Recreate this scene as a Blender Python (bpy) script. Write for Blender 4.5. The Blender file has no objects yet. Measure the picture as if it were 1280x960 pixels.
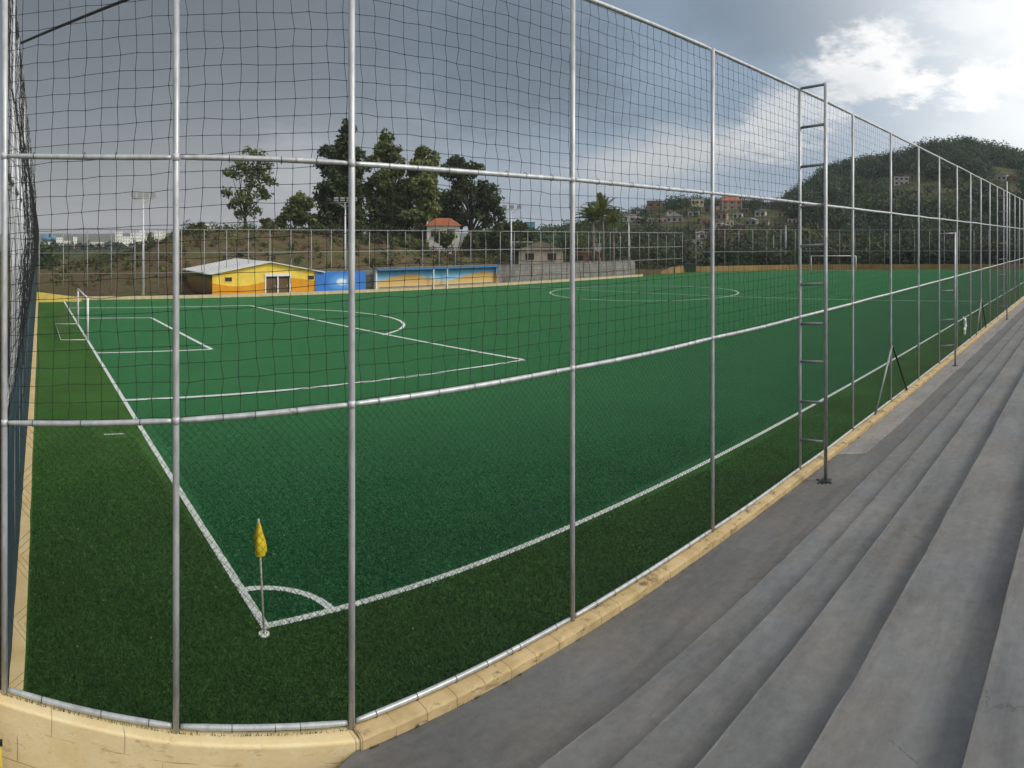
import bpy, math, random
import numpy as np
from mathutils import Vector

rng = np.random.default_rng(7)
random.seed(7)
SC = bpy.context.scene
COL = SC.collection
U = 5.5                       # eye height above the pitch, metres
F, PX0, HY = 852.2, 32.3, 297.4
PI = math.pi

def az(px): return (px - PX0) / F
def at(px, py, r):            # bearing, range -> world point
    t = az(px)
    return Vector((r*math.sin(t), r*math.cos(t), U + (HY - py)/F*r))
def pos(px, r, z):
    t = az(px)
    return Vector((r*math.sin(t), r*math.cos(t), z))
def gp(px, py, z=0.0):        # point on the level z
    r = F*(U - z)/(py - HY)
    return pos(px, r, z)

# ------------------------------------------------------------------ mesh builder
class MB:
    def __init__(s): s.v = []; s.f = []; s.n = 0; s.mi = []
    def add(s, v, f, mi=0):
        v = np.asarray(v, float).reshape(-1, 3); f = np.asarray(f, int)
        s.v.append(v); s.f.append(f + s.n); s.n += len(v); s.mi.append(np.full(len(f), mi))
    def box(s, c, d, rz=0.0, mi=0):
        x, y, z = d[0]/2, d[1]/2, d[2]/2
        p = np.array([[-x,-y,-z],[x,-y,-z],[x,y,-z],[-x,y,-z],[-x,-y,z],[x,-y,z],[x,y,z],[-x,y,z]])
        ca, sa = math.cos(rz), math.sin(rz)
        q = p.copy(); q[:,0] = p[:,0]*ca - p[:,1]*sa; q[:,1] = p[:,0]*sa + p[:,1]*ca
        s.add(q + np.array(c), [[0,3,2,1],[4,5,6,7],[0,1,5,4],[1,2,6,5],[2,3,7,6],[3,0,4,7]], mi)
    def tube(s, pts, r, n=8, cap=True, mi=0):
        pts = np.asarray([tuple(p) for p in pts], float); m = len(pts)
        r = np.full(m, r) if np.isscalar(r) else np.asarray(r, float)
        t = np.gradient(pts, axis=0); t /= (np.linalg.norm(t, axis=1, keepdims=True) + 1e-12)
        ref = np.array([0,0,1.0]) if abs(t[0][2]) < .9 else np.array([1.0,0,0])
        a = np.cross(t, ref); a /= (np.linalg.norm(a, axis=1, keepdims=True) + 1e-12)
        b = np.cross(t, a)
        th = np.arange(n)*2*PI/n
        v = pts[:,None,:] + r[:,None,None]*(np.cos(th)[None,:,None]*a[:,None,:] + np.sin(th)[None,:,None]*b[:,None,:])
        i = np.arange(m-1)[:,None]*n; k = np.arange(n)[None,:]; k2 = (k+1) % n
        f = np.stack([i+k, i+k2, i+n+k2, i+n+k], -1).reshape(-1, 4)
        base = s.n
        s.add(v, f, mi)
        if cap and n > 3:
            c0 = s.n
            s.add([pts[0], pts[-1]], np.zeros((0,4), int), mi)
            kk = np.arange(n); k3 = (kk+1) % n
            z0 = base + kk; z1 = base + k3; e0 = base + (m-1)*n + kk; e1 = base + (m-1)*n + k3
            s.f.append(np.stack([z1, z0, np.full(n, c0), np.full(n, c0)], -1)); s.mi.append(np.full(n, mi))
            s.f.append(np.stack([e0, e1, np.full(n, c0+1), np.full(n, c0+1)], -1)); s.mi.append(np.full(n, mi))
    def prism(s, poly, z0, z1, mi=0):      # poly: list of (x, y), counter-clockwise
        n = len(poly)
        v = [(p[0], p[1], z0) for p in poly] + [(p[0], p[1], z1) for p in poly]
        s.polys = getattr(s, 'polys', [])
        base = s.n
        s.add(v, [[i, (i+1) % n, n+(i+1) % n, n+i] for i in range(n)], mi)
        s.polys.append([base+n+i for i in range(n)]); s.polys.append([base+i for i in reversed(range(n))])
    def ball(s, c, r, nu=8, nv=5, mi=0):
        r = np.array([r]*3 if np.isscalar(r) else r, float); v = []
        for j in range(nv+1):
            ph = PI*j/nv
            for i in range(nu):
                th = 2*PI*i/nu
                v.append((c[0]+r[0]*math.sin(ph)*math.cos(th), c[1]+r[1]*math.sin(ph)*math.sin(th), c[2]+r[2]*math.cos(ph)))
        f = [[j*nu+i, (j+1)*nu+i, (j+1)*nu+(i+1) % nu, j*nu+(i+1) % nu] for j in range(nv) for i in range(nu)]
        s.add(v, f, mi)
    def build(s, name, mats, parent=None, smooth=False, origin=None):
        V = np.concatenate(s.v) if s.v else np.zeros((0,3))
        if origin is not None: V = V - np.array(origin)
        elif parent is not None:
            q = parent
            while q is not None: V = V - np.array(q.location); q = q.parent
        me = bpy.data.meshes.new(name)
        fl = np.concatenate(s.f) if s.f else np.zeros((0,4), int)
        mi = np.concatenate(s.mi) if s.mi else np.zeros(0, int)
        tri = fl[:,2] == fl[:,3]
        loops = []; tot = []
        flat = fl.reshape(-1)
        keep = np.ones(len(fl)*4, bool); keep[3::4] = ~tri
        flat = flat[keep]; tot = np.where(tri, 3, 4)
        for p in getattr(s, 'polys', []):
            flat = np.concatenate([flat, np.array(p)]); tot = np.append(tot, len(p)); mi = np.append(mi, 0)
        st = np.concatenate([[0], np.cumsum(tot)[:-1]]) if len(tot) else np.zeros(0, int)
        me.vertices.add(len(V)); me.vertices.foreach_set('co', V.astype(np.float32).ravel())
        me.loops.add(len(flat)); me.loops.foreach_set('vertex_index', flat.astype(np.int32))
        me.polygons.add(len(tot)); me.polygons.foreach_set('loop_start', st.astype(np.int32))
        me.polygons.foreach_set('loop_total', np.asarray(tot).astype(np.int32))
        if not isinstance(mats, (list, tuple)): mats = [mats]
        for m in mats: me.materials.append(m)
        me.polygons.foreach_set('material_index', mi.astype(np.int32))
        me.polygons.foreach_set('use_smooth', np.full(len(tot), smooth))
        me.update(calc_edges=True)
        me.validate()
        o = bpy.data.objects.new(name, me); COL.objects.link(o)
        if parent is not None: o.parent = parent
        elif origin is not None: o.location = origin
        return o

def tag(o, label=None, cat=None, group=None, kind=None):
    if label: o['label'] = label
    if cat: o['category'] = cat
    if group: o['group'] = group
    if kind: o['kind'] = kind
    return o
def thing(name, loc, label, cat, group=None):
    o = bpy.data.objects.new(name, None); COL.objects.link(o); o.location = loc
    o.empty_display_size = .3
    return tag(o, label, cat, group)
def structure(mb, name, mat, smooth=False): return tag(mb.build(name, mat, smooth=smooth), kind='structure')

# ------------------------------------------------------------------ materials
def srgb(r, g, b):
    f = lambda c: (c/255/12.92) if c/255 <= .04045 else ((c/255+.055)/1.055)**2.4
    return (f(r), f(g), f(b))
def mk(name):
    m = bpy.data.materials.new(name); m.use_nodes = True
    nt = m.node_tree; return m, nt, nt.nodes['Principled BSDF']
def N(nt, t, **kw):
    n = nt.nodes.new(t)
    for k, v in kw.items():
        if k.startswith('i_'):
            n.inputs[int(k[2:]) if k[2:].isdigit() else k[2:].replace('_', ' ')].default_value = v
        else: setattr(n, k, v)
    return n
def ramp(nt, src, stops, interp='LINEAR'):
    r = nt.nodes.new('ShaderNodeValToRGB'); r.color_ramp.interpolation = interp
    e = r.color_ramp.elements
    while len(e) < len(stops): e.new(.5)
    for x, (p, c) in zip(e, stops):
        x.position = p; x.color = tuple(c)+(1,) if len(c) == 3 else c
    nt.links.new(src, r.inputs[0]); return r.outputs[0]
def noise(nt, scale, detail=4, rough=.6, vec=None, coord='Object', stretch=None):
    n = N(nt, 'ShaderNodeTexNoise'); n.inputs['Scale'].default_value = scale
    n.inputs['Detail'].default_value = detail; n.inputs['Roughness'].default_value = rough
    if vec is None:
        tc = N(nt, 'ShaderNodeNewGeometry'); vec = tc.outputs['Position']
    if stretch:
        mp = N(nt, 'ShaderNodeMapping'); mp.inputs['Scale'].default_value = stretch
        nt.links.new(vec, mp.inputs[0]); vec = mp.outputs[0]
    nt.links.new(vec, n.inputs['Vector']); return n.outputs['Fac']
def mix(nt, fac, a, b, mode='MIX'):
    m = N(nt, 'ShaderNodeMix', data_type='RGBA', blend_type=mode)
    for s, i in ((fac, 0), (a, 6), (b, 7)):
        if isinstance(s, (int, float)): m.inputs[i].default_value = s
        elif isinstance(s, tuple): m.inputs[i].default_value = s + (1,) if len(s) == 3 else s
        else: nt.links.new(s, m.inputs[i])
    return m.outputs[2]
def math_(nt, op, a, b=None, clamp=False):
    m = N(nt, 'ShaderNodeMath', operation=op, use_clamp=clamp)
    for s, i in ((a, 0), (b, 1)):
        if s is None: continue
        if isinstance(s, (int, float)): m.inputs[i].default_value = s
        else: nt.links.new(s, m.inputs[i])
    return m.outputs[0]
def bump(nt, b, h, strength=.3, dist=.02):
    n = N(nt, 'ShaderNodeBump'); n.inputs['Strength'].default_value = strength; n.inputs['Distance'].default_value = dist
    nt.links.new(h, n.inputs['Height']); nt.links.new(n.outputs[0], b.inputs['Normal'])
def plain(name, c, rough=.6, metal=0.0, var=.25, scale=3.0, detail=5, c2=None, bmp=0.0, bscale=None, spec=.5):
    m, nt, b = mk(name)
    c2 = c2 or tuple(x*(1-var) for x in c)
    n = noise(nt, scale, detail)
    nt.links.new(ramp(nt, n, [(.35, c2), (.65, c)]), b.inputs['Base Color'])
    b.inputs['Roughness'].default_value = rough; b.inputs['Metallic'].default_value = metal
    b.inputs['Specular IOR Level'].default_value = spec
    if bmp: bump(nt, b, noise(nt, bscale or scale*6, 4), bmp, .01)
    return m

M = {}
M['pole_white'] = plain('pale_galvanised', (.62,.64,.66), .45, .15, .22, 6)
# galvanised pipe: zinc mottling and rust spots
m, nt, b = mk('galvanised_pipe')
z = ramp(nt, noise(nt, 9, 5, .65, stretch=(1,1,.35)), [(.3, (.36,.38,.39)), (.7, (.62,.64,.65))])
rs = ramp(nt, noise(nt, 2.3, 6, .7), [(.66, (0,0,0)), (.71, (1,1,1))])
nt.links.new(mix(nt, rs, z, (.20,.10,.06)), b.inputs['Base Color'])
b.inputs['Metallic'].default_value = .35; b.inputs['Roughness'].default_value = .42
M['pipe'] = m
M['pipe_dull'] = plain('dull_galvanised', (.34,.35,.35), .55, .2, .3, 5)
M['pipe_dark'] = plain('dark_weathered_pipe', (.05,.053,.056), .6, .2, .3, 5)
M['wire'] = plain('chain_link_wire', (.045,.055,.05), .5, .3, .3, 2)
M['cord'] = plain('black_net_cord', (.012,.014,.016), .8, 0, .3, 4)
M['cord_pale'] = plain('pale_net_cord', (.20,.17,.13), .8, 0, .3, 4)
M['white_paint'] = plain('white_paint', (.78,.78,.76), .45, 0, .08, 3)
M['teal_screen'] = plain('teal_shade_cloth', (.022,.060,.075), .85, 0, .35, 1.2, c2=(.012,.034,.046), bmp=.4, bscale=9)

# yellow painted block wall
def wall_paint(name, c1, c2, stain, joints=True, peel=.62, bw=.78, rh=.40, gp_=(.46,.56)):
    m, nt, b = mk(name)
    geo = N(nt, 'ShaderNodeNewGeometry')
    base = ramp(nt, noise(nt, 2.2, 6, .65), [(.32, c2), (.62, c1)])
    st = ramp(nt, noise(nt, 3.1, 8, .72, stretch=(1,1,2.5)), [(peel, (0,0,0)), (peel+.10, (1,1,1))])
    col = mix(nt, math_(nt, 'MULTIPLY', st, .8), base, stain)
    h = noise(nt, 14, 6, .7)
    if joints:
        sep = N(nt, 'ShaderNodeSeparateXYZ'); nt.links.new(geo.outputs['Position'], sep.inputs[0])
        cmb = N(nt, 'ShaderNodeCombineXYZ')
        nt.links.new(sep.outputs[0], cmb.inputs[0]); nt.links.new(sep.outputs[2], cmb.inputs[1])
        br = N(nt, 'ShaderNodeTexBrick'); br.inputs['Scale'].default_value = 1.0
        br.inputs['Brick Width'].default_value = bw; br.inputs['Row Height'].default_value = rh
        br.inputs['Mortar Size'].default_value = .007; br.inputs['Mortar Smooth'].default_value = .4
        mp = N(nt, 'ShaderNodeMapping'); mp.inputs['Location'].default_value = (.1,.12,0)
        nt.links.new(cmb.outputs[0], mp.inputs[0])
        dn = N(nt, 'ShaderNodeTexNoise'); dn.inputs['Scale'].default_value = 4
        nt.links.new(cmb.outputs[0], dn.inputs['Vector'])
        wob = N(nt, 'ShaderNodeMix', data_type='RGBA', blend_type='LINEAR_LIGHT'); wob.inputs[0].default_value = .012
        nt.links.new(mp.outputs[0], wob.inputs[6]); nt.links.new(dn.outputs['Color'], wob.inputs[7])
        nt.links.new(wob.outputs[2], br.inputs['Vector'])
        gap = ramp(nt, noise(nt, 1.7, 3), [(gp_[0], (0,0,0)), (gp_[1], (1,1,1))])
        jf = math_(nt, 'MULTIPLY', br.outputs['Fac'], gap)
        col = mix(nt, math_(nt, 'MULTIPLY', jf, .6), col, tuple(x*.35 for x in c2))
        h = math_(nt, 'SUBTRACT', h, math_(nt, 'MULTIPLY', jf, .8))
    nt.links.new(col, b.inputs['Base Color']); b.inputs['Roughness'].default_value = .85
    b.inputs['Specular IOR Level'].default_value = .25
    bump(nt, b, h, .6, .012); return m
M['wall_cream'] = wall_paint('cream_painted_blocks', (.86,.71,.42), (.78,.60,.30), (.50,.35,.17), peel=.58)
M['kerb_cream'] = wall_paint('worn_cream_kerb', (.62,.47,.25), (.46,.33,.16), (.09,.068,.045), joints=True, peel=.54, bw=.42, rh=3.0, gp_=(.40,.44))
M['kerb_pale'] = wall_paint('cream_kerb_plain', (.74,.58,.32), (.62,.46,.21), (.42,.32,.18), joints=False, peel=.62); M['left_kerb'] = M['kerb_pale']; M['kerb_pale'] = plain('pale_cream_kerb', (.62,.53,.32), .8, 0, .25, 3, bmp=.3)
M['ochre_wall'] = plain('ochre_wall', (.42,.27,.10), .85, 0, .35, .5)

def concrete(name, c, dark=.62, tint=(.97,1.0,1.03), sc=1.0):
    m, nt, b = mk(name)
    a = ramp(nt, noise(nt, .55*sc, 6, .62), [(.32, tuple(x*dark for x in c)), (.66, c)])
    t = ramp(nt, noise(nt, .9*sc, 3, .5), [(.35, (1.05,1.0,.95)), (.65, tint)])
    col = mix(nt, 1.0, a, t, 'MULTIPLY')
    s2 = ramp(nt, noise(nt, 6*sc, 8, .75), [(.3, (.78,.78,.78)), (.68, (1.1,1.1,1.1))])
    col = mix(nt, 1.0, col, s2, 'MULTIPLY')
    s3 = ramp(nt, noise(nt, 1.1*sc, 7, .7, stretch=(.35,2.2,1)), [(.30, (.74,.75,.77)), (.50, (1,1,1)), (.72, (1.12,1.11,1.08))])
    col = mix(nt, 1.0, col, s3, 'MULTIPLY')
    sp = ramp(nt, noise(nt, 2.2*sc, 7, .8), [(.66, (0,0,0)), (.76, (1,1,1))])
    col = mix(nt, math_(nt, 'MULTIPLY', sp, .45), col, tuple(x*.4 for x in c))
    cr = N(nt, 'ShaderNodeTexVoronoi', feature='DISTANCE_TO_EDGE'); cr.inputs['Scale'].default_value = .33*sc
    geo = N(nt, 'ShaderNodeNewGeometry'); nz = N(nt, 'ShaderNodeTexNoise'); nz.inputs['Scale'].default_value = 1.4; nz.inputs['Detail'].default_value = 6
    nt.links.new(geo.outputs['Position'], nz.inputs['Vector'])
    wb = N(nt, 'ShaderNodeMix', data_type='RGBA', blend_type='LINEAR_LIGHT'); wb.inputs[0].default_value = .5
    nt.links.new(geo.outputs['Position'], wb.inputs[6]); nt.links.new(nz.outputs['Color'], wb.inputs[7])
    nt.links.new(wb.outputs[2], cr.inputs['Vector'])
    ck = math_(nt, 'MULTIPLY', math_(nt, 'LESS_THAN', cr.outputs['Distance'], .002), ramp(nt, noise(nt, .35, 2), [(.60, (0,0,0)), (.64, (1,1,1))]))
    col = mix(nt, math_(nt, 'MULTIPLY', ck, .45), col, tuple(x*.3 for x in c))
    nt.links.new(col, b.inputs['Base Color']); b.inputs['Roughness'].default_value = .82
    b.inputs['Specular IOR Level'].default_value = .3
    bump(nt, b, noise(nt, 22, 8, .7), .35, .012); return m
M['concrete'] = concrete('weathered_concrete', (.205,.208,.206), .78)
M['pavement'] = concrete('grey_cement_floor', (.165,.163,.157), .80, (.97,1,1.02))
M['lit_edge'] = concrete('lit_step_edge', (.265,.265,.26), .7, (1,1,1), 2.0)  # paler nosing band: light on the step edge put into the colour
M['pale_cement'] = concrete('pale_cement_strip', (.30,.29,.28), .7, (1,1,1))

# artificial turf
def turf(name, dark, light, big=.25, sheen=(.2,.6,.3)):
    m, nt, b = mk(name)
    f1 = noise(nt, 42, 3, .7); f2 = noise(nt, 9, 4, .6); f3 = noise(nt, .5, 4, .55)
    a = ramp(nt, f1, [(.33, dark), (.68, light)])
    v = ramp(nt, f2, [(.3, (.72,.72,.72)), (.7, (1.22,1.22,1.22))])
    w = ramp(nt, f3, [(.3, (1-big,1-big,1-big)), (.7, (1+big,1+big,1+big*.8))])
    col = mix(nt, 1.0, mix(nt, 1.0, a, v, 'MULTIPLY'), w, 'MULTIPLY')
    ds = ramp(nt, noise(nt, .9, 8, .75), [(.60, (0,0,0)), (.80, (1,1,1))])
    col = mix(nt, math_(nt, 'MULTIPLY', ds, .30), col, (.10,.135,.10))
    nt.links.new(col, b.inputs['Base Color']); b.inputs['Roughness'].default_value = .9
    b.inputs['Specular IOR Level'].default_value = .02
    b.inputs['Sheen Weight'].default_value = .9; b.inputs['Sheen Roughness'].default_value = .22
    b.inputs['Sheen Tint'].default_value = sheen+(1,)
    bump(nt, b, f1, .9, .03); return m
M['turf_in'] = turf('emerald_turf', (.006,.040,.015), (.016,.108,.040), .18, (.20,.56,.24))
M['turf_out'] = turf('olive_turf', (.010,.036,.008), (.042,.125,.028), .38, (.20,.40,.12))
m, nt, b = mk('white_turf_line')
nn = ramp(nt, noise(nt, 45, 3, .8), [(.36, (.10,.20,.13)), (.50, (.72,.74,.72))])
nt.links.new(nn, b.inputs['Base Color']); b.inputs['Roughness'].default_value = .9
M['line'] = m
M['line_thin'] = plain('faded_turf_line', (.42,.55,.45), .9, 0, .3, 8)
def blade(name, c, c2, tr=.3):
    m, nt, b = mk(name)
    col = ramp(nt, noise(nt, 30, 2, .6), [(.3, c2), (.7, c)])
    nt.links.new(col, b.inputs['Base Color']); b.inputs['Roughness'].default_value = .7; b.inputs['Specular IOR Level'].default_value = .2
    t = N(nt, 'ShaderNodeBsdfTranslucent'); nt.links.new(col, t.inputs[0])
    mx = N(nt, 'ShaderNodeMixShader'); mx.inputs[0].default_value = tr
    nt.links.new(b.outputs[0], mx.inputs[1]); nt.links.new(t.outputs[0], mx.inputs[2])
    nt.links.new(mx.outputs[0], nt.nodes['Material Output'].inputs[0]); return m
M['blade_in'] = blade('emerald_blade', (.024,.165,.058), (.005,.044,.017))
M['blade_out'] = blade('olive_blade', (.080,.190,.050), (.010,.042,.010))
M['blade_white'] = blade('white_blade', (.72,.73,.70), (.5,.52,.48))
def foliage(name, c, c2, scale=.6):
    m, nt, b = mk(name)
    col = ramp(nt, noise(nt, scale, 3, .7), [(.30, c2), (.68, c)])
    nt.links.new(col, b.inputs['Base Color']); b.inputs['Roughness'].default_value = .6; b.inputs['Specular IOR Level'].default_value = .25
    t = N(nt, 'ShaderNodeBsdfTranslucent'); nt.links.new(col, t.inputs[0])
    mx = N(nt, 'ShaderNodeMixShader'); mx.inputs[0].default_value = .25
    nt.links.new(b.outputs[0], mx.inputs[1]); nt.links.new(t.outputs[0], mx.inputs[2])
    nt.links.new(mx.outputs[0], nt.nodes['Material Output'].inputs[0]); return m
M['leaf_dark'] = foliage('dark_foliage', (.088,.122,.042), (.022,.038,.015))
M['leaf_mid'] = foliage('mid_foliage', (.165,.205,.062), (.042,.066,.022))
M['leaf_pale'] = foliage('pale_foliage', (.24,.27,.09), (.075,.105,.035))
M['leaf_olive'] = foliage('olive_foliage', (.13,.125,.05), (.035,.045,.018))
M['leaf_hill'] = foliage('hill_foliage', (.050,.098,.054), (.010,.026,.018), .09)
M['leaf_hill2'] = foliage('hill_foliage_light', (.092,.140,.062), (.028,.050,.026), .12)
M['leaf_scrub'] = foliage('scrub_foliage', (.10,.085,.05), (.035,.038,.02), .12)
M['palm_leaf'] = foliage('palm_foliage', (.17,.20,.055), (.05,.075,.022))
M['bark'] = plain('bark', (.085,.065,.048), .9, 0, .5, 2, bmp=.5)
M['bark_pale'] = plain('pale_bark', (.22,.20,.17), .9, 0, .4, 2, bmp=.5)

# ------------------------------------------------------------------ terrain (one sheet to the horizon)
def rc(px):
    t = (np.asarray(px, float) - PX0)/F
    t = np.clip(t, -1.45, 1.72)
    a = 11.55*U/np.maximum(np.cos(t), 1e-3); a = np.where(t > 1.2, 1e6, a)
    bnd = np.interp((t*F+PX0), [-400, 860, 945, 1050, 1150, 1280, 1500], [1e6, 20.0*U, 21.4*U, 22.0*U, 22.4*U, 23*U, 24*U])
    bnd = np.where(t*F+PX0 < 858, 1e6, bnd)
    return np.minimum(np.minimum(a, bnd), 135.0)
def I(px, *kv):
    x = kv[0::2]; y = kv[1::2]; return np.interp(px, x, y)
def terrain(px, r):
    px = np.asarray(px, float); r = np.asarray(r, float)
    yA = I(px, -200,348, 40,346, 100,340, 140,331, 180,314, 230,292, 300,289, 400,293, 470,304, 530,314, 600,324, 660,333, 800,336, 860,336, 1000,331, 1280,329, 1500,329)
    yB = I(px, -200,336, 40,331, 140,324, 230,300, 300,296, 470,302, 600,313, 700,319, 800,312, 900,312, 1000,310, 1280,310, 1500,315)
    yC = I(px, 40,318, 200,314, 300,308, 600,307, 680,300, 760,288, 800,272, 820,264, 850,260, 870,258, 900,262, 950,264, 990,265, 1030,256, 1100,246, 1200,238, 1280,240, 1400,272, 1700,305)
    yD = I(px, 40,316, 600,304, 700,298, 800,286, 860,264, 900,264, 960,264, 985,259, 1000,250, 1020,233, 1035,222, 1065,215, 1110,206, 1135,200, 1155,196, 1177,190, 1210,187, 1235,193, 1260,201, 1280,206, 1340,232, 1450,272, 1700,305)
    yE = I(px, 40,319, 230,318, 700,304, 1700,304)
    r0 = rc(px)
    z0 = np.full_like(px, -1.0)
    K = [(np.zeros_like(px), z0), (r0, z0), (r0+4, z0+.9)]
    for rr, yy in ((r0+22, yA), (r0+75, yB), (np.full_like(px, 290.), yC), (np.full_like(px, 410.), yD), (np.full_like(px, 720.), yE)):
        K.append((rr, U + (HY-yy)/F*rr))
    K += [(np.full_like(px, 1500.), np.full_like(px, -14.)), (np.full_like(px, 2600.), U + (HY - I(px, -300,293, 60,292, 300,290, 700,291, 1700,293))/F*2600), (np.full_like(px, 3000.), np.full_like(px, 0.))]
    z = np.full_like(px, -1.0)
    for (ra, za), (rb, zb) in zip(K[:-1], K[1:]):
        t = np.clip((r-ra)/np.maximum(rb-ra, 1e-6), 0, 1)
        s = t if ra is K[1][0] else t*t*(3-2*t)*.5 + t*.5
        z = np.where((r >= ra), za + (zb-za)*s, z)
    n = (np.sin(r*.11+px*.021)*np.sin(r*.047-px*.033) + .5*np.sin(r*.31+px*.07)*np.sin(px*.11))
    z = z + n*np.clip((r-r0-6)/60, 0, 1)*np.clip(r/250, .3, 1.2)*.9
    w = np.clip((px+900)/500, 0, 1)*np.clip((2100-px)/450, 0, 1)
    return z*w + (-1.0)*(1-w)
def tz(p):                   # terrain height under a world point
    r = math.hypot(p[0], p[1]); px = math.atan2(p[0], p[1])*F + PX0
    return float(terrain(np.array([px]), np.array([r]))[0])
pxs = np.concatenate([np.linspace(PX0-PI*F, -420, 60), np.linspace(-400, 1700, 520), np.linspace(1725, PX0+PI*F, 60)])
rs_ = np.concatenate([np.linspace(0, 58, 6)[1:], np.linspace(60, 240, 120), np.geomspace(243, 900, 90), np.geomspace(930, 3000, 22)])
PXg, Rg = np.meshgrid(pxs, rs_, indexing='ij')
Zg = terrain(PXg.ravel(), Rg.ravel()).reshape(PXg.shape)
Tg = (PXg - PX0)/F
V = np.stack([Rg*np.sin(Tg), Rg*np.cos(Tg), Zg], -1).reshape(-1, 3)
ni, nj = PXg.shape
i, j = np.meshgrid(np.arange(ni-1), np.arange(nj-1), indexing='ij')
Fq = np.stack([i*nj+j, i*nj+j+1, (i+1)*nj+j+1, (i+1)*nj+j], -1).reshape(-1, 4)
g = MB(); g.add(V, Fq)
c0 = g.n; g.add([(0,0,-1.0)], np.zeros((0,4), int))
k = np.arange(ni-1); g.f.append(np.stack([np.full(ni-1, c0), k*nj, (k+1)*nj, (k+1)*nj], -1)); g.mi.append(np.zeros(ni-1, int))
m, nt, b = mk('bare_soil_and_scrub')
s1 = ramp(nt, noise(nt, .22, 9, .74), [(.28, (.075,.048,.030)), (.45, (.155,.108,.066)), (.56, (.120,.112,.050)), (.70, (.070,.088,.028))])
s2 = ramp(nt, noise(nt, 1.1, 6, .75), [(.3, (.6,.6,.6)), (.7, (1.3,1.3,1.25))])
geo = N(nt, 'ShaderNodeNewGeometry'); vl = N(nt, 'ShaderNodeVectorMath', operation='LENGTH'); nt.links.new(geo.outputs['Position'], vl.inputs[0])
mr = N(nt, 'ShaderNodeMapRange'); nt.links.new(vl.outputs['Value'], mr.inputs[0]); mr.inputs[1].default_value = 125; mr.inputs[2].default_value = 190
h1 = ramp(nt, noise(nt, .06, 7, .7), [(.32, (.035,.050,.020)), (.50, (.075,.090,.034)), (.64, (.135,.120,.070)), (.75, (.095,.115,.040))])
nt.links.new(mix(nt, 1.0, mix(nt, mr.outputs[0], s1, h1), s2, 'MULTIPLY'), b.inputs['Base Color']); b.inputs['Roughness'].default_value = .95
b.inputs['Specular IOR Level'].default_value = .1
bump(nt, b, noise(nt, .8, 8, .75), 1.0, .6)
structure(g, 'ground', m, smooth=True)

# ------------------------------------------------------------------ pitch
YF = 1.212*U                      # fence line along the touchline
C0 = (-.046*U, 1.468*U); C1 = (.296*U, 1.322*U); C2 = (.628*U, YF)
def left_x(y): return (-.046 + .0219*(y/U - 1.468))*U
END = [(16.55*U, 11.25*U), (19.6*U, 9.0*U), (21.2*U, 5.2*U), (22.4*U, 1.0*U)]   # far end wall line
turf_poly = [C0, C1, C2, (22.3*U, YF), END[2], END[1], END[0], (left_x(11.25*U), 11.25*U)]
g = MB(); g.prism(turf_poly, -.9, 0.0); structure(g, 'pitch_surround', M['turf_out'])
XG, YT, YFAR = .603*U, 1.647*U, 10.75*U
pitch_poly = [(XG, YT), (20.9*U, YT), (20.2*U, 5.0*U), (18.75*U, 8.4*U), (16.15*U, YFAR), (XG, YFAR)]
g = MB(); g.v = []; g.prism(pitch_poly, -.2, .004); structure(g, 'pitch', M['turf_in'])

def strip(g, pts, w, z=.008, closed=False):
    pts = [Vector((p[0], p[1])) for p in pts]
    n = len(pts); L = []; R = []
    for i_, p in enumerate(pts):
        a = pts[i_-1] if (i_ > 0 or closed) else p
        c = pts[(i_+1) % n] if (i_ < n-1 or closed) else p
        d = (c-a).normalized(); q = Vector((-d.y, d.x))*w/2
        L.append((p.x+q.x, p.y+q.y, z)); R.append((p.x-q.x, p.y-q.y, z))
    m_ = n if closed else n-1
    g.add(L+R, [[n+i_, n+(i_+1) % n, (i_+1) % n, i_] for i_ in range(m_)])
LINES = []
def marking(name, segs, w, mat):
    g = MB()
    for k_, s in enumerate(segs):
        strip(g, s[0], w, .008+.0012*len(LINES), s[1] if len(s) > 1 else False)
        LINES.append((s[0], w))
    structure(g, name, mat)
pk = [(XG, 4.155*U), (3.729*U, 4.155*U), (3.25*U, 9.55*U), (XG, 9.7*U)]
ga = [(XG, 5.885*U), (1.645*U, 5.885*U), (1.56*U, 8.38*U), (XG, 8.45*U)]
arc = [(2.75*U+1.61*U*math.cos(t), 7.5*U+1.61*U*math.sin(t)) for t in np.linspace(-1.08, 1.14, 40)]
circ = [(9.85*U+1.72*U*math.cos(t), 7.7*U+1.72*U*math.sin(t)) for t in np.linspace(0, 2*PI, 97)[:-1]]
corner = [(XG+1.05*math.cos(t), YT+1.05*math.sin(t)) for t in np.linspace(0, PI/2, 24)]
marking('goal_line_marking', [([(XG, YT-.06), (XG, YFAR)],)], .13, M['line'])
marking('touchline_marking', [([(XG+.07, YT), (20.9*U, YT)],)], .13, M['line'])
marking('corner_arc_marking', [(corner,)], .13, M['line'])
marking('penalty_area_marking', [(pk[0:2],), (pk[1:3],), (pk[2:4],)], .21, M['line'])
marking('goal_area_marking', [(ga[0:2],), (ga[1:3],), (ga[2:4],)], .20, M['line'])
marking('penalty_arc_marking', [(arc,)], .20, M['line'])
marking('centre_circle_marking', [(circ, True)], .20, M['line_thin'])
marking('halfway_line_marking', [([(10.6*U, YT), (9.3*U, 10.7*U)],)], .18, M['line_thin'])
marking('corner_distance_marking', [([gp(130,544), gp(155,543)],)], .07, M['line'])
marking('far_goal_line_marking', [([(20.9*U, YT), (20.2*U, 5.0*U), (18.75*U, 8.4*U), (16.15*U, YFAR)],)], .15, M['line_thin'])

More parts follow.
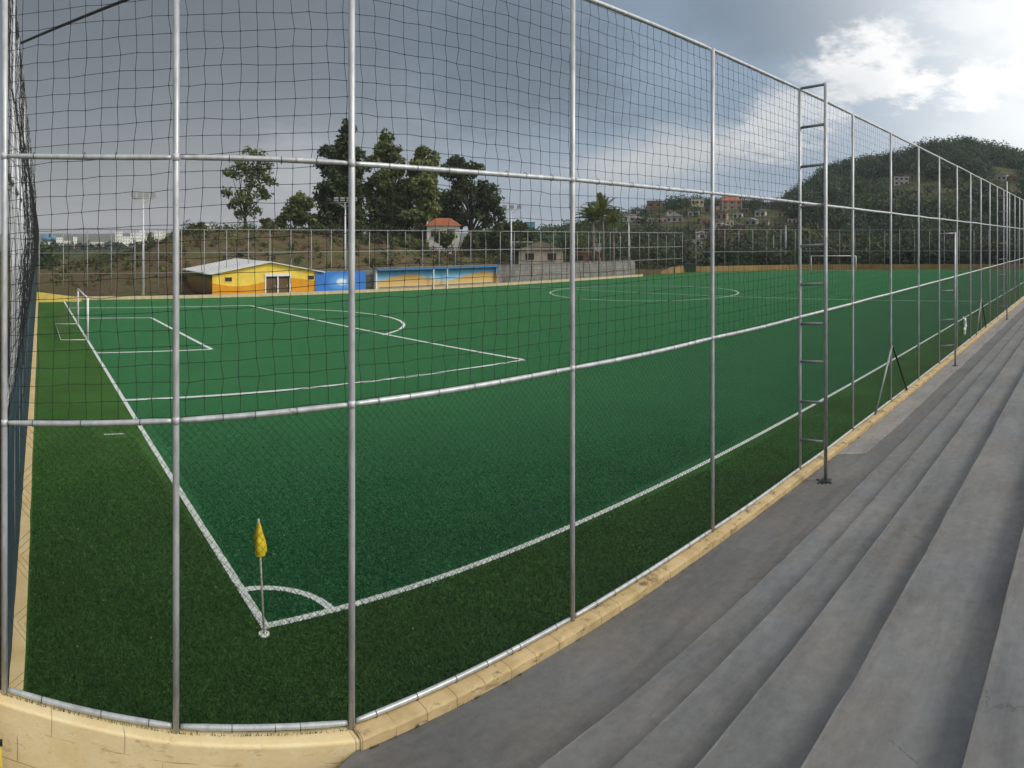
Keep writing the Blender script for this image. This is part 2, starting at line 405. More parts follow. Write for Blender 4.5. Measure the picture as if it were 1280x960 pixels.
# turf tufts near the camera, where single tufts still read (one uncountable mass)
def tufts():
    n = 520000
    r = 6.4 + 20.0*(1-np.sqrt(rng.random(n)))
    t = rng.uniform(-.06, 1.42, n)
    x = r*np.sin(t); y = r*np.cos(t)
    # inside the fence line
    ok = (y > YF+.08) | (x < C2[0])
    d1 = (C2[1]-C1[1])/(C2[0]-C1[0]); d0 = (C1[1]-C0[1])/(C1[0]-C0[0])
    yl = np.where(x < C1[0], C0[1]+d0*(x-C0[0]), C1[1]+d1*(x-C1[0]))
    ok &= (x > C2[0]) | (y > yl+.06)
    ok &= x > (-.046 + .0219*(y/U-1.468))*U + .26
    ok &= ~((x > C2[0]) & (y < YF+.05))
    x, y, r = x[ok], y[ok], r[ok]; n = len(x)
    inside = (x > XG) & (y > YT)
    dl = np.full(n, 9.)
    for pts, w in LINES:
        if len(pts) > 60: continue
        for a, c in zip(pts[:-1], pts[1:]):
            ax, ay = a[0], a[1]; dx, dy = c[0]-ax, c[1]-ay; L2 = dx*dx+dy*dy
            u = np.clip(((x-ax)*dx+(y-ay)*dy)/L2, 0, 1)
            dl = np.minimum(dl, np.hypot(x-ax-u*dx, y-ay-u*dy)-w/2)
    kp = ~((dl > -.01) & (dl < np.interp(r, [10, 16, 24], [.03, .22, .40])) & (rng.random(n) < (r-10)/6))
    x, y, r, dl, inside = x[kp], y[kp], r[kp], dl[kp], inside[kp]; n = len(x)
    mi = np.where(dl < -.005, 2, np.where(inside, 0, 1))
    h = rng.uniform(.018, .040, n)*np.clip((25-r)/13, .15, 1)*np.where(inside, .8, 1.15); w = rng.uniform(.004, .010, n)*(.8+r/16)
    a = rng.uniform(0, 2*PI, n); lean = rng.uniform(.0, .9, n); la = rng.uniform(0, 2*PI, n)
    z = np.where(inside, .004, 0.0)
    p0 = np.stack([x-np.cos(a)*w, y-np.sin(a)*w, z], -1); p1 = np.stack([x+np.cos(a)*w, y+np.sin(a)*w, z], -1)
    p2 = np.stack([x+np.cos(la)*h*lean, y+np.sin(la)*h*lean, z+h], -1)
    v = np.stack([p0, p1, p2], 1).reshape(-1, 3); k = np.arange(n)*3
    g = MB(); g.add(v, np.stack([k, k+1, k+2, k+2], -1)); g.mi = [mi]
    # stray blades that poke out past the foot of the fence
    tag(g.build('grass', [M['blade_in'], M['blade_out'], M['blade_white']]), kind='stuff')
tufts()

g = MB()
for q in range(46):
    t_ = random.uniform(.02, .95); r_ = random.uniform(7.6, 15)
    x, y = r_*math.sin(t_), r_*math.cos(t_)
    if y < YF+.25 or x < .2 or (x < C2[0] and y < 8.4): continue
    a_ = random.uniform(0, 6.28); l_ = random.uniform(.012, .045)
    g.box((x, y, .034), (l_, .010, .006), a_)
tag(g.build('litter', plain('dry_leaf_scraps', (.50,.47,.34), .8, 0, .5, 9)), kind='stuff')

# ------------------------------------------------------------------ low walls, pavement, stand
def offset_poly(a, c, d):
    a, c = Vector(a), Vector(c); t = (c-a).normalized(); return Vector((t.y, -t.x))*d
WL = [C0, C1, C2]
front = []
o1 = offset_poly(C0, C1, .16); o2 = offset_poly(C1, C2, .16)
fr = [(C0[0]+o1.x-.9, C0[1]+o1.y+.38), (C1[0]+o1.x, C1[1]+o1.y), (C2[0]+.03, YF-.21)]
bk = [(C0[0]-o1.x*.4-.9, C0[1]-o1.y*.4+.38), (C1[0]-o1.x*.4, C1[1]-o1.y*.4), (C2[0]+.04, YF+.05)]
def ribbon_wall(g, fr, bk, z0, zt):
    n = len(fr)
    v = [(p[0], p[1], z0) for p in fr]+[(p[0], p[1], zt) for p in fr]+[(p[0], p[1], zt) for p in bk]+[(p[0], p[1], z0) for p in bk]
    f = []
    for i_ in range(n-1):
        for k_ in range(3): f.append([k_*n+i_, k_*n+i_+1, (k_+1)*n+i_+1, (k_+1)*n+i_])
    f += [[0, n, 2*n, 3*n], [n-1, 4*n-1, 3*n-1, 2*n-1]]
    g.add(v, f)
def dense(pts, step, jit=0.0):
    out = []
    for a, c in zip(pts[:-1], pts[1:]):
        a, c = Vector(a[:2]), Vector(c[:2]); k_ = max(1, int((c-a).length/step))
        for q in range(k_): out.append(a.lerp(c, q/k_))
    out.append(Vector(pts[-1][:2]))
    return [(p.x+random.uniform(-jit, jit), p.y+random.uniform(-jit, jit)) for p in out]
def arc_round(fr): return fr
W = thing('low_wall', (0, C1[1], -.9), 'cream painted block wall bending round the near corner under the fence', 'wall')
g = MB(); ribbon_wall(g, fr, bk, -.95, .10); wl = g.build('wall', M['wall_cream'], W)
bv = wl.modifiers.new('bevel', 'BEVEL'); bv.width = .03; bv.segments = 3; bv.limit_method = 'ANGLE'
# long kerb beside the stand, cracked and chipped along its arris
K_ = thing('kerb_wall', (C2[0], YF, 0), 'long chipped cream kerb between the stand pavement and the near fence', 'kerb')
g = MB()
xs = np.concatenate([np.arange(C2[0]+.0, 40, .10), np.arange(40, 22.4*U, .5)])
n = len(xs); jy = rng.normal(0, .0015, n); jz = rng.normal(0, .0015, n)
for q in rng.integers(0, n, 110): jy[q] += rng.uniform(.006, .02); jz[q] -= rng.uniform(.004, .02)
rows = [(YF-.225, -.3, .0), (YF-.222, .02, .1), (YF-.219, .098, .7), (YF-.200, .117, 1), (YF-.17, .122, .3), (YF-.02, .125, .1), (YF+.05, .120, .1), (YF+.06, -.1, 0)]
v = []
for (y_, z_, jw) in rows: v.append(np.stack([xs, y_+jy*jw+rng.normal(0, .003, n)*jw, z_+jz*jw], -1))
f = []
for q in range(len(rows)-1):
    kk = np.arange(n-1); f.append(np.stack([q*n+kk, q*n+kk+1, (q+1)*n+kk+1, (q+1)*n+kk], -1))
g.add(np.concatenate(v), np.concatenate(f)); g.build('kerb', M['kerb_cream'], K_, smooth=False)

g = MB()
for q in range(70):
    x = 3.6 + 40*random.random()**1.6; y = YF-.235-random.uniform(0, .02)
    for w_ in range(random.randint(4, 12)):
        a_ = random.uniform(PI, 2*PI); h = random.uniform(.02, .07); l_ = random.uniform(.01, .06); xx = x+random.uniform(-.05, .05)
        g.add([(xx-.005, y, 0), (xx+.005, y, 0), (xx+math.cos(a_)*l_, y+math.sin(a_)*l_, h)], [[0,1,2,2]])
for q in range(260):                 # blades that grow out under the bottom rail of the corner
    t_ = random.random(); a_, c_ = (C0, C1) if random.random() < .5 else (C1, C2)
    x, y = a_[0]+(c_[0]-a_[0])*t_+.01, a_[1]+(c_[1]-a_[1])*t_-.03
    h = random.uniform(.02, .075)
    g.add([(x-.004, y, .098), (x+.004, y, .098), (x+random.uniform(-.03,.03), y-random.uniform(0,.05), .098+h)], [[0,1,2,2]])
tag(g.build('weeds', M['blade_out']), kind='stuff')

SX0, SX1 = 3.35, 22.4*U
g = MB(); g.prism([(2.3, -6), (SX1, -6), (SX1, YF-.19), (3.42, YF-.19), (2.92, 6.25), (2.3, 5.9)], -.9, 0.0); structure(g, 'pavement', M['pavement'])
g = MB(); ys = 1.046*U
pl = [(2.92*U, YF-.235), (2.98*U, ys+.02)] + [(x_, ys+random.uniform(-.03,.03)) for x_ in np.linspace(3.0*U, 19*U, 60)] + [(19*U, YF-.235)]
pl = pl[:1] + pl[1:]
g.prism(pl[::1], -.05, .006); structure(g, 'cement_strip', M['pale_cement'])

B = thing('bleachers', (SX0, 4.8, 0), 'weathered grey concrete spectator steps rising beside the pitch', 'grandstand')
edges = [.8706, .710, .550, .373, .155, -.02, -.19, -.36, -.53, -.70]
rise = .0787*U
for q, e in enumerate(edges):
    z1 = rise*(q+1); y1 = e*U; y0 = (edges[q+1]*U if q+1 < len(edges) else -6)
    g = MB()
    xs = np.concatenate([np.arange(SX0, 45, .35), np.arange(45, SX1, 2.5), [SX1]]); n = len(xs)
    jy = rng.normal(0, .0022, n); jz = rng.normal(0, .002, n)
    for q_ in rng.integers(0, n, 26): jy[q_] -= rng.uniform(.006, .016)
    prof = [(y1, z1-rise-.02, .3), (y1, z1-.03, 1), (y1-.008, z1-.008, 1), (y1-.035, z1, .9), (y1-.3, z1+.004, .4), (y0-.05, z1, 0)]
    v = [np.stack([xs, y_+jy*jw, z_+jz*jw], -1) for y_, z_, jw in prof]
    f = []
    for w_ in range(len(prof)-1):
        kk = np.arange(n-1); f.append(np.stack([w_*n+kk+1, w_*n+kk, (w_+1)*n+kk, (w_+1)*n+kk+1], -1))
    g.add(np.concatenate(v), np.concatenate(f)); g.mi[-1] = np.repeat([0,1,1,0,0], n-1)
    g.add([(SX0, y1, -.5), (SX0, y1, z1), (SX0, y0, z1), (SX0, y0, -.5)], [[0,3,2,1]])
    g.build('step', [M['concrete'], M['lit_edge']], B, smooth=False)

# left kerb at the foot of the screened end fence
LK = thing('kerb', (left_x(30), 30, 0), 'straight pale cream kerb at the foot of the teal screened fence', 'kerb')
g = MB()
a = [(left_x(y_)+.035+random.uniform(-.004,.004), y_) for y_ in np.linspace(C0[1]+.05, 11.2*U, 60)]
c = [(p[0]+.19+random.uniform(-.008,.008), p[1]) for p in a]
ribbon_wall(g, c, a, -.1, .085); g.build('kerb_strip', M['left_kerb'], LK)

# ------------------------------------------------------------------ near fence
HB, H2, H3, HT = .030*U, .667*U, 1.149*U, 1.626*U
fence = thing('netted_fence', (C2[0], YF, 0), 'tall galvanised pipe fence with chain link and black net beside the stand', 'fence')
PX = [.628,1.252,1.917,2.605,3.24,3.89,4.53,5.15,5.83,6.47,7.06,7.66,8.25,8.83,9.42]
while PX[-1] < 21.8: PX.append(PX[-1]+.62)
posts = [(C0[0], C0[1], .602*U, 1.1766*U), (C1[0], C1[1], .637*U, 1.16*U)] + [(x*U, YF, H2, H3) for x in PX]
lean = {0: 0, 1: 0}
for q, (x, y, a2, a3) in enumerate(posts):
    g = MB(); zb = .085 if q > 1 else .02
    tx = random.uniform(-.015, .015)
    g.tube([(x, y, zb), (x, y, 2), (x, y, 5), (x+tx, y, HT+.03)], .037, 12); g.build('post', M['pipe'], fence, True)
def rail(zs, name='rail', r=.033, mat='pipe', inset=.05):
    for q in range(len(posts)-1):
        (xa, ya), (xb, yb) = posts[q][:2], posts[q+1][:2]
        za, zb_ = zs(q), zs(q+1)
        A, Bq = Vector((xa, ya, za)), Vector((xb, yb, zb_)); d = (Bq-A); L = d.length; d.normalize()
        sag = random.uniform(-.012, .02)
        ts = [inset, .10, .22, .3, L*.25, L*.5, L*.75, L-.3, L-.22, L-.10, L-inset]
        rr = [.024, .028, .031, r, r, r, r, r, .031, .028, .024]
        pts = []
        for t in ts:
            p = A + d*t; p.z -= sag*math.sin(PI*t/L); pts.append(p)
        g = MB(); g.tube(pts, rr, 10); g.build(name, M[mat], fence, True)
rail(lambda q: HB); rail(lambda q: posts[q][2]); rail(lambda q: posts[q][3]); rail(lambda q: HT, r=.036)
# collars where rails meet posts
for q in range(0, 8):
    x, y, a2, a3 = posts[q]
    for z_ in (a2, a3):
        g = MB(); g.tube([(x, y, z_-.04), (x, y, z_+.04)], .0395, 12); g.build('rail_collar', M['pole_white'], fence, True)

class Path:                       # the fence line in plan, with heights by arc length
    def __init__(s, pts):
        s.p = np.array([(p[0], p[1]) for p in pts]); s.d = np.concatenate([[0], np.cumsum(np.linalg.norm(np.diff(s.p, axis=0), axis=1))])
        s.L = s.d[-1]
    def xy(s, t): return np.stack([np.interp(t, s.d, s.p[:,0]), np.interp(t, s.d, s.p[:,1])], -1)
def net(path, zlo, zhi, cell, r, off, belly=None, smax=None, jit=.012, knots=True, smin=0.0):
    g = MB(); smax = smax or path.L
    S = np.arange(smin, smax, cell); hmax = np.max(zhi(S)-zlo(S)); nz = int(hmax/cell)+1
    T = np.linspace(0, 1, nz)
    Sg, Tg_ = np.meshgrid(S, T, indexing='ij')
    jf = np.clip(1.4-Sg/14, .45, 1)*jit*.75
    Sj = Sg + rng.normal(0, 1, Sg.shape)*jf + .02*np.sin(Tg_*9+Sg*.7); 
    XY = path.xy(np.clip(Sj, 0, path.L)); lo = zlo(Sg); hi = zhi(Sg)
    Z = lo + (hi-lo)*Tg_ + rng.normal(0, 1, Sg.shape)*jf*.7 + .012*np.sin(Sg*1.3+Tg_*2)*np.sin(PI*Tg_)
    nrm = np.gradient(path.xy(np.clip(S, 0, path.L)), axis=0); nrm /= np.linalg.norm(nrm, axis=1, keepdims=True)+1e-9
    bel = off + rng.normal(0, jit*.8, Sg.shape) + .03*np.sin(Sg*.9)*np.sin(PI*Tg_)
    if belly is not None: bel = bel + belly(Sg, Tg_)
    P = np.stack([XY[...,0] - nrm[:,None,1]*bel, XY[...,1] + nrm[:,None,0]*bel, Z], -1)
    ra = np.interp(S, [0, 8, 20, 60], [.0038, .0036, .0030, .0025]) if r is None else np.full(len(S), r)
    for a in range(P.shape[0]): g.tube(P[a], ra[a], 3, False)
    for c_ in range(P.shape[1]): g.tube(P[:,c_], ra, 3, False)
    if knots:
        P = P[S < 16]; sel = P.reshape(-1, 3); kr = (r or .0046)*2.4
        o = np.array([[1,0,0],[-1,0,0],[0,1,0],[0,-1,0],[0,0,1],[0,0,-1]])*kr
        fc = np.array([[0,2,4],[2,1,4],[1,3,4],[3,0,4],[2,0,5],[1,2,5],[3,1,5],[0,3,5]])
        v = (sel[:,None,:]+o[None]).reshape(-1, 3); f = (fc[None]+6*np.arange(len(sel))[:,None,None]).reshape(-1, 3)
        g.add(v, np.concatenate([f, f[:,2:]], 1))
    return g
path = Path([p[:2] for p in posts])
dS = path.d
zlo = lambda s: np.interp(s, dS[:3], [posts[0][2], posts[1][2], H2])
g = net(path, lambda s: zlo(s)+.03, lambda s: np.full_like(s, HT-.02), .195, None, .045)
for q in range(0, 5):
    (xa, ya), (xb, yb) = posts[q][:2], posts[q+1][:2]
    L = math.hypot(xb-xa, yb-ya); k_ = int(L/.42)
    for lev in (lambda q: HB, lambda q: posts[q][2], lambda q: posts[q][3]):
        for w_ in range(1, k_):
            t = (w_+random.uniform(-.4, .4))/k_
            c = Vector((xa+(xb-xa)*t, ya+(yb-ya)*t, lev(q)+(lev(q+1)-lev(q))*t))
            d = Vector((xb-xa, yb-ya, 0)).normalized()
            u_ = Vector((-d.y, d.x, 0))
            ring = [c + u_*.042*math.cos(a_) + Vector((0,0,.042*math.sin(a_))) + d*.01*math.sin(a_*.5) for a_ in np.linspace(0, 2*PI, 9)]
            g.tube(ring, .0035, 4, False)
g.build('net', M['cord'], fence)
def chain_link(path, z0, z1, cell, r, off, s0, s1, seg=5):
    g = MB(); H = float(np.mean(z1(np.array([s0]))-z0(np.array([s0]))))
    step = cell*math.sqrt(2)
    for sg in (1, -1):
        for st in np.arange(s0-H, s1+H, step):
            ta = np.linspace(0, 1, seg); s = st + sg*ta*H
            if sg < 0: s = s
            ok = (s >= s0) & (s <= s1)
            if ok.sum() < 2: continue
            lo, hi = ta[ok][0], ta[ok][-1]; ta = np.linspace(lo, hi, seg); s = st+sg*ta*H
            xy = path.xy(s); z = z0(s)+(z1(s)-z0(s))*ta
            xy = xy + rng.normal(0, .002, xy.shape); xy[:,1] += off+sg*.002
            g.tube(np.column_stack([xy, z]), r, 3, False)
    return g
zc0 = lambda s: np.full_like(np.asarray(s, float), HB); zc1 = lambda s: zlo(s)
g = chain_link(path, zc0, zc1, .066, .0023, .043, 0, 60)
g2 = chain_link(path, zc0, zc1, .16, .0022, .043, 60, path.L, 3)
g.v += g2.v; g.f += [f_+g.n for f_ in g2.f]; g.mi += g2.mi; g.n += g2.n
g.build('chain_link', M['wire'], fence)
for v_ in ((3.89, .32), (7.04, .30)):      # slanted stays welded to two posts
    x = v_[0]*U; top = (U + (HY-432)/F*math.hypot(x, YF)) if v_[0] < 5 else 1.95
    for sg in (-1, 1):
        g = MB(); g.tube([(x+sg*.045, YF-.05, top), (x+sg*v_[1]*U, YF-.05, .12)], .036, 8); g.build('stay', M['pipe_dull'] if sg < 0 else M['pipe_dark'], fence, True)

# bracing ladders that stand out from the fence on the pavement side
def ladder(xi, xo, yo, zt, rungs, label):
    t = thing('bracing_ladder', (xo, yo, 0), label, 'ladder', 'steel ladder frames bolted to the near fence')
    g = MB(); g.tube([(xo, yo, 0), (xo, yo, zt)], .043, 10); g.build('stile', M['pipe'], t, True)
    g = MB(); g.box((xo-.02, yo, .008), (.26, .22, .016)); g.build('foot_plate', M['pipe_dark'], t)
    A = Vector((xi, YF, 0)); Bq = Vector((xo, yo, 0))
    d = (Bq-A).normalized()
    for z_ in rungs:
        p = A + d*.042; q = Bq - d*.04
        g = MB(); g.tube([(p.x, p.y, z_-.03), (q.x, q.y, z_)], .033, 8); g.build('rung', M['pipe_dull'], t, True)
    return t
def rz_(py, r=2.87*U): return U + (HY-py)/F*r
ladder(2.605*U, 2.595*U, 1.09*U, HT+.08, [rz_(y_) for y_ in (109, 158, 207, 257, 306, 354, 403, 450, 500, 548)], 'full height ladder frame nearest the viewer with foot on the pavement')
ladder(5.15*U, 5.22*U, 1.10*U, U+.25, [U+.2, U-2.25, U-3.5, U-4.6], 'short ladder frame whose top stops below the upper fence rail')
ladder(8.25*U, 8.3*U, 1.10*U, HT+.35, np.linspace(.9, HT-.6, 8), 'farthest ladder frame rising a little above the fence top')
g = MB()
for q in range(14):
    a_ = random.uniform(0, 6.28); rr = random.uniform(.05, .2)
    g.box((2.59*U+rr*math.cos(a_)-.12, 1.09*U+rr*math.sin(a_), .012), (random.uniform(.02,.07), random.uniform(.02,.06), .022), a_)
tag(g.build('rubble', M['pipe_dark']), kind='stuff')
# white bag caught in the mesh far along
p = at(1204, 408, 6.2*U)
t = thing('plastic_bag', (p.x, YF-.08, p.z), 'white plastic bag caught in the chain link past the short ladder', 'bag')
g = MB(); 
for q in range(5): g.ball((p.x+random.uniform(-.12,.12), YF-.10+random.uniform(-.03,.03), p.z-.3+q*.15), (.22-.03*abs(q-2), .07, .13), 8, 6)
g.build('bag_body', M['white_paint'], t, True)
g = MB(); g.tube([(p.x-.05, YF-.08, p.z+.35), (p.x, YF-.04, p.z+.48), (p.x+.07, YF-.08, p.z+.34)], .02, 6); g.build('bag_handle', M['white_paint'], t, True)

# diagonal stay tube from the end fence to the corner post
# ------------------------------------------------------------------ left end fence, screened
LF = thing('screened_fence', (left_x(C0[1]), C0[1], 0), 'pipe fence behind the near goal with dark teal screen and sagging net', 'fence')
LY = [C0[1]+2.3*q for q in range(1, 23)]
for y_ in LY:
    g = MB(); g.tube([(left_x(y_), y_, -.1), (left_x(y_), y_, 1.68*U)], .04, 8); g.build('post', M['pole_white'], LF, True)
for h_ in (.02*U, .63*U, 1.15*U, 1.68*U):
    g = MB(); g.tube([(left_x(y_), y_, h_) for y_ in (C0[1]+.06, 20, 40, LY[-1])], .034, 8); g.build('rail', M['pipe'], LF, True)
g = MB()
ys_ = np.linspace(C0[1]+.10, LY[-1], 140); zs_ = np.linspace(.03, .60*U, 9)
Yg_, Zg_ = np.meshgrid(ys_, zs_, indexing='ij')
Xg_ = (-.046+.0219*(Yg_/U-1.468))*U + .045 + .018*np.sin(Yg_*2.7+Zg_)*np.sin(PI*Zg_/3.3) + rng.normal(0, .003, Yg_.shape)
nI, nJ = Yg_.shape; I_, J_ = np.meshgrid(np.arange(nI-1), np.arange(nJ-1), indexing='ij')
Fs = np.stack([I_*nJ+J_, (I_+1)*nJ+J_, (I_+1)*nJ+J_+1, I_*nJ+J_+1], -1).reshape(-1, 4)
g.add(np.stack([Xg_, Yg_, Zg_], -1), Fs); sc_ = g.build('shade_screen', M['teal_screen'], LF, True)
sd = sc_.modifiers.new('thick', 'SOLIDIFY'); sd.thickness = .006
lp = Path([(left_x(y_), y_) for y_ in (C0[1], LY[-1])])
g = net(lp, lambda s: np.full_like(s, .60*U), lambda s: np.full_like(s, 1.68*U), .195, .0036, -.03,
        belly=lambda s, t: -(.10+.16*np.sin(s*.8)**2)*np.clip(np.sin(PI*np.clip(t*1.35, 0, 1)), 0, 1)*np.clip(s/1.5, .2, 1))
g.build('net', M['cord'], LF)
# gathered folds of the slack net lying along the top of the screen
g = MB()
for q in range(22):
    y_ = np.linspace(C0[1]+.3+q*.05, C0[1]+5.5+rng.uniform(0, 6), 26); ph = rng.uniform(0, 6.28)
    zz = (.60+.30*rng.random())*U + .16*np.sin(y_*1.3+ph) + (y_-y_[0])*.06
    g.tube(np.stack([(-.046+.0219*(y_/U-1.468))*U+.10+.06*rng.random()+.04*np.sin(y_*2.1+ph), y_, zz], -1), .005, 4, False)
g.build('net_fold', M['cord'], LF)
tp = Vector((left_x(2.56*U), 2.56*U, 1.73*U))
g = MB(); g.tube([tp, (C2[0], YF, HT-.02)], .028, 8); br_ = g.build('brace', M['pipe_dark'], LF, True)

# ------------------------------------------------------------------ goals, corner flag
def goal(p0, p1, back, h, label, r=.06):
    p0, p1, back = Vector(p0).to_3d(), Vector(p1).to_3d(), Vector(back).to_3d()
    t = thing('goal', (p0+p1)/2, label, 'goal', 'football goals on the pitch')
    up = Vector((0, 0, h))
    for p in (p0, p1):
        g = MB(); g.tube([p, p+up], r, 12); g.build('post', M['white_paint'], t, True)
    g = MB(); g.tube([p0+up, p1+up], r*.95, 12); g.build('crossbar', M['white_paint'], t, True)
    for p in (p0, p1):
        g = MB(); g.tube([p+back+Vector((0,0,.05)), p+Vector((0,0,.04))], .022, 8); g.build('side_stay', M['white_paint'], t, True)
    g = MB(); g.tube([p0+back+Vector((0,0,.05)), p1+back+Vector((0,0,.05))], .022, 8); g.build('ground_bar', M['pole_white'], t, True)
    g = MB(); rr = .0028
    L = (p1-p0).length; n_ = int(L/.22)
    for q in range(n_+1):
        a = p0.lerp(p1, q/n_); g.tube([a+up, a+up*.62+back*.52, a+up*.3+back*.8, a+back+Vector((0,0,.05))], rr, 3, False)
    for s_ in np.linspace(0, 1, 12):
        f_ = up.lerp(back+Vector((0,0,.05)), s_); f_ = f_ + back*(.06*math.sin(PI*s_))*0 - Vector((0,0,.12*math.sin(PI*s_)))*0
        g.tube([p0+f_, p1+f_], rr, 3, False)
    for p in (p0, p1):
        for s_ in np.linspace(.08, 1, 8):
            a = p+up*s_; e_ = p + up.lerp(back+Vector((0,0,.05)), 1-s_)
            g.tube([a, e_], rr, 3, False)
    g.build('goal_net', M['cord_pale'], t)
goal((XG, 6.62*U, 0), (XG, 7.86*U, 0), (-1.45, 0, 0), 2.25, 'white goal on the near goal line by the teal screened fence')
ga_, gb_ = gp(1014, 338.6), gp(1070, 338.6)
dv = (gb_-ga_).normalized(); goal(ga_, gb_, (-dv.y*-1.2, dv.x*-1.2*-1, 0) if False else (abs(dv.y)*1.3, abs(dv.x)*1.0, 0), 2.5, 'white goal at the far end below the wooded hill', .075)

cf = gp(330, 793)
t = thing('corner_flag', (cf.x, cf.y, 0), 'yellow furled corner flag on a thin white pole', 'flag')
g = MB(); top = Vector((cf.x-.07, cf.y+.03, 1.60))
base = Vector((cf.x, cf.y, 0))
g.tube([base, base.lerp(top, .5), top], .016, 8); g.build('pole', plain('worn_white_pole', (.60,.58,.48), .6, 0, .5, 18), t, True)
g = MB()
ring = []
for q in range(15):
    f_ = q/14; c = base.lerp(top, .985-.30*f_)
    R_ = .010 + .066*math.sin(min(1, f_*1.15)*PI*.5)*(1 if f_ < .9 else .75)
    for w_ in range(16):
        a_ = 2*PI*w_/16; rr = R_*(1+.30*math.sin(3*a_+f_*3)+.22*math.sin(7*a_-f_*4))
        ring.append((c.x+rr*math.cos(a_)*.95, c.y+rr*math.sin(a_)*.95, c.z+.012*math.sin(5*a_)*f_))
g.add(ring, [[q*16+w_, (q+1)*16+w_, (q+1)*16+(w_+1) % 16, q*16+(w_+1) % 16] for q in range(14) for w_ in range(16)])
g.build('pennant', plain('yellow_cloth', (.85,.66,.02), .8, 0, .5, 14, c2=(.50,.38,.01), bmp=.5, bscale=40), t, True)
g = MB(); g.tube([(cf.x, cf.y, 0), (cf.x, cf.y, .02)], [.085, .075], 14); g.build('base_disc', M['white_paint'], t)

# yellow plate leaning at the foot of the corner wall (edge of the frame)
pp = at(-14, 945, 1.36*U)
t = thing('yellow_board', pp, 'yellow board with black top strip leaning on the cream corner wall', 'board')
g = MB(); 
def lean_plate(w, z0, z1, y0, y1): return [(pp.x-w, pp.y+y0, pp.z+z0), (pp.x+w, pp.y+y0, pp.z+z0), (pp.x+w*.72, pp.y+y1, pp.z+z1), (pp.x-w*.72, pp.y+y1, pp.z+z1)]
q4 = lean_plate(.19, -.5, .10, -.14, .0)
g.add(q4+[(a_[0], a_[1]-.02, a_[2]) for a_ in q4], [[0,3,2,1],[4,5,6,7],[0,1,5,4],[1,2,6,5],[2,3,7,6],[3,0,4,7]]); g.build('panel', plain('yellow_plastic', (.75,.58,.06), .4, 0, .3, 6), t)
g = MB(); g.box((pp.x, pp.y-.0, pp.z+.15), (.30, .03, .06)); g.build('top_strip', plain('black_plastic', (.02,.02,.02), .5, 0, .2, 6), t)

# ------------------------------------------------------------------ far side: kerb, fence, walls, buildings
YW = 11.15*U
FK = thing('far_kerb', (9, 11.0*U, 0), 'low cream kerb along the far edge of the pitch', 'kerb')
g = MB(); g.box(((left_x(60)+14.0*U)/2, 11.0*U, .1), (14.0*U-left_x(60)-.4, .35, .34)); g.build('kerb_strip', M['kerb_pale'], FK)
# yellow wedge wall at the far left corner
t = thing('wedge_wall', (2, 10.9*U, 0), 'bright yellow wedge of low wall behind the near goal at the far corner', 'wall')
a = pos(46, 10.6*U, 0); c = pos(102, 10.72*U, 0)
g = MB(); g.add([(a.x,a.y,0),(c.x,c.y,0),(c.x,c.y,.3),(a.x,a.y,.85),(a.x,a.y+.5,0),(c.x,c.y+.4,0),(c.x,c.y+.4,.3),(a.x,a.y+.5,.85)], [[0,1,2,3],[4,7,6,5],[3,2,6,7],[0,3,7,4],[1,5,6,2]])
g.build('wall', plain('yellow_wall_paint', (.72,.55,.12), .8, 0, .2, 2), t)

FF = thing('pipe_fence', (0, 11.3*U, 0), 'long grey pipe fence behind the yellow clubhouse and grey wall', 'fence')
fx = np.arange(left_x(62)+.3, 16.5*U, .405*U); ZT = 6.3
yb_ = 11.42*U
for x in fx:
    g = MB(); g.tube([(x, yb_, -.5), (x, yb_, ZT)], .045, 6); g.build('post', M['pipe_dull'], FF, True)
for h_ in (ZT, 4.1, 2.2):
    g = MB(); g.tube([(fx[0], yb_, h_), (fx[-1], yb_, h_)], .045, 6); g.build('rail', M['pipe_dull'], FF, True)
fp = Path([(fx[0], yb_), (fx[-1], yb_)])
g = chain_link(fp, lambda s: np.full_like(np.asarray(s, float), .2), lambda s: np.full_like(np.asarray(s, float), ZT), .30, .0035, 0, 0, fp.L, 3)
g.build('chain_link', M['wire'], FF)

EW = thing('end_wall', (END[1][0], END[1][1], 0), 'long low ochre wall behind the far goal', 'wall')
def smooth_path(P, k=12):
    P = [Vector(p) for p in P]; out = []
    for q in range(len(P)-1):
        a, b_, c, d = P[max(q-1,0)], P[q], P[q+1], P[min(q+2, len(P)-1)]
        for s_ in range(k):
            t_ = s_/k; out.append(.5*((2*b_)+(c-a)*t_+(2*a-5*b_+4*c-d)*t_*t_+(-a+3*b_-3*c+d)*t_**3))
    out.append(P[-1]); return [(p.x, p.y) for p in out]
ep = smooth_path(END)
nn_ = [Vector((.8, .35)).normalized()]*len(ep)
ribbon = MB(); fr_ = ep; bk_ = [(p[0]+.25, p[1]+.12) for p in ep]
ribbon_wall(ribbon, fr_[1:], bk_[1:], -.5, .85); ribbon.build('wall', M['ochre_wall'], EW)
EF = thing('end_fence', (END[1][0], END[1][1], 0), 'grey pipe fence on top of the ochre end wall behind the far goal', 'fence')
epth = Path([(p[0]+.45, p[1]+.2) for p in ep])
eh = 6.9
for s_ in np.arange(1.0, epth.L, .48*U):
    x, y = epth.xy(np.array([s_]))[0]
    g = MB(); g.tube([(x, y, -.5), (x, y, eh)], .055, 6); g.build('post', M['pipe_dull'], EF, True)
for h_ in (eh, 3.2):
    g = MB(); g.tube([(*epth.xy(np.array([s_]))[0], h_) for s_ in np.linspace(1, epth.L, 30)], .045, 6); g.build('rail', M['pipe_dull'], EF, True)
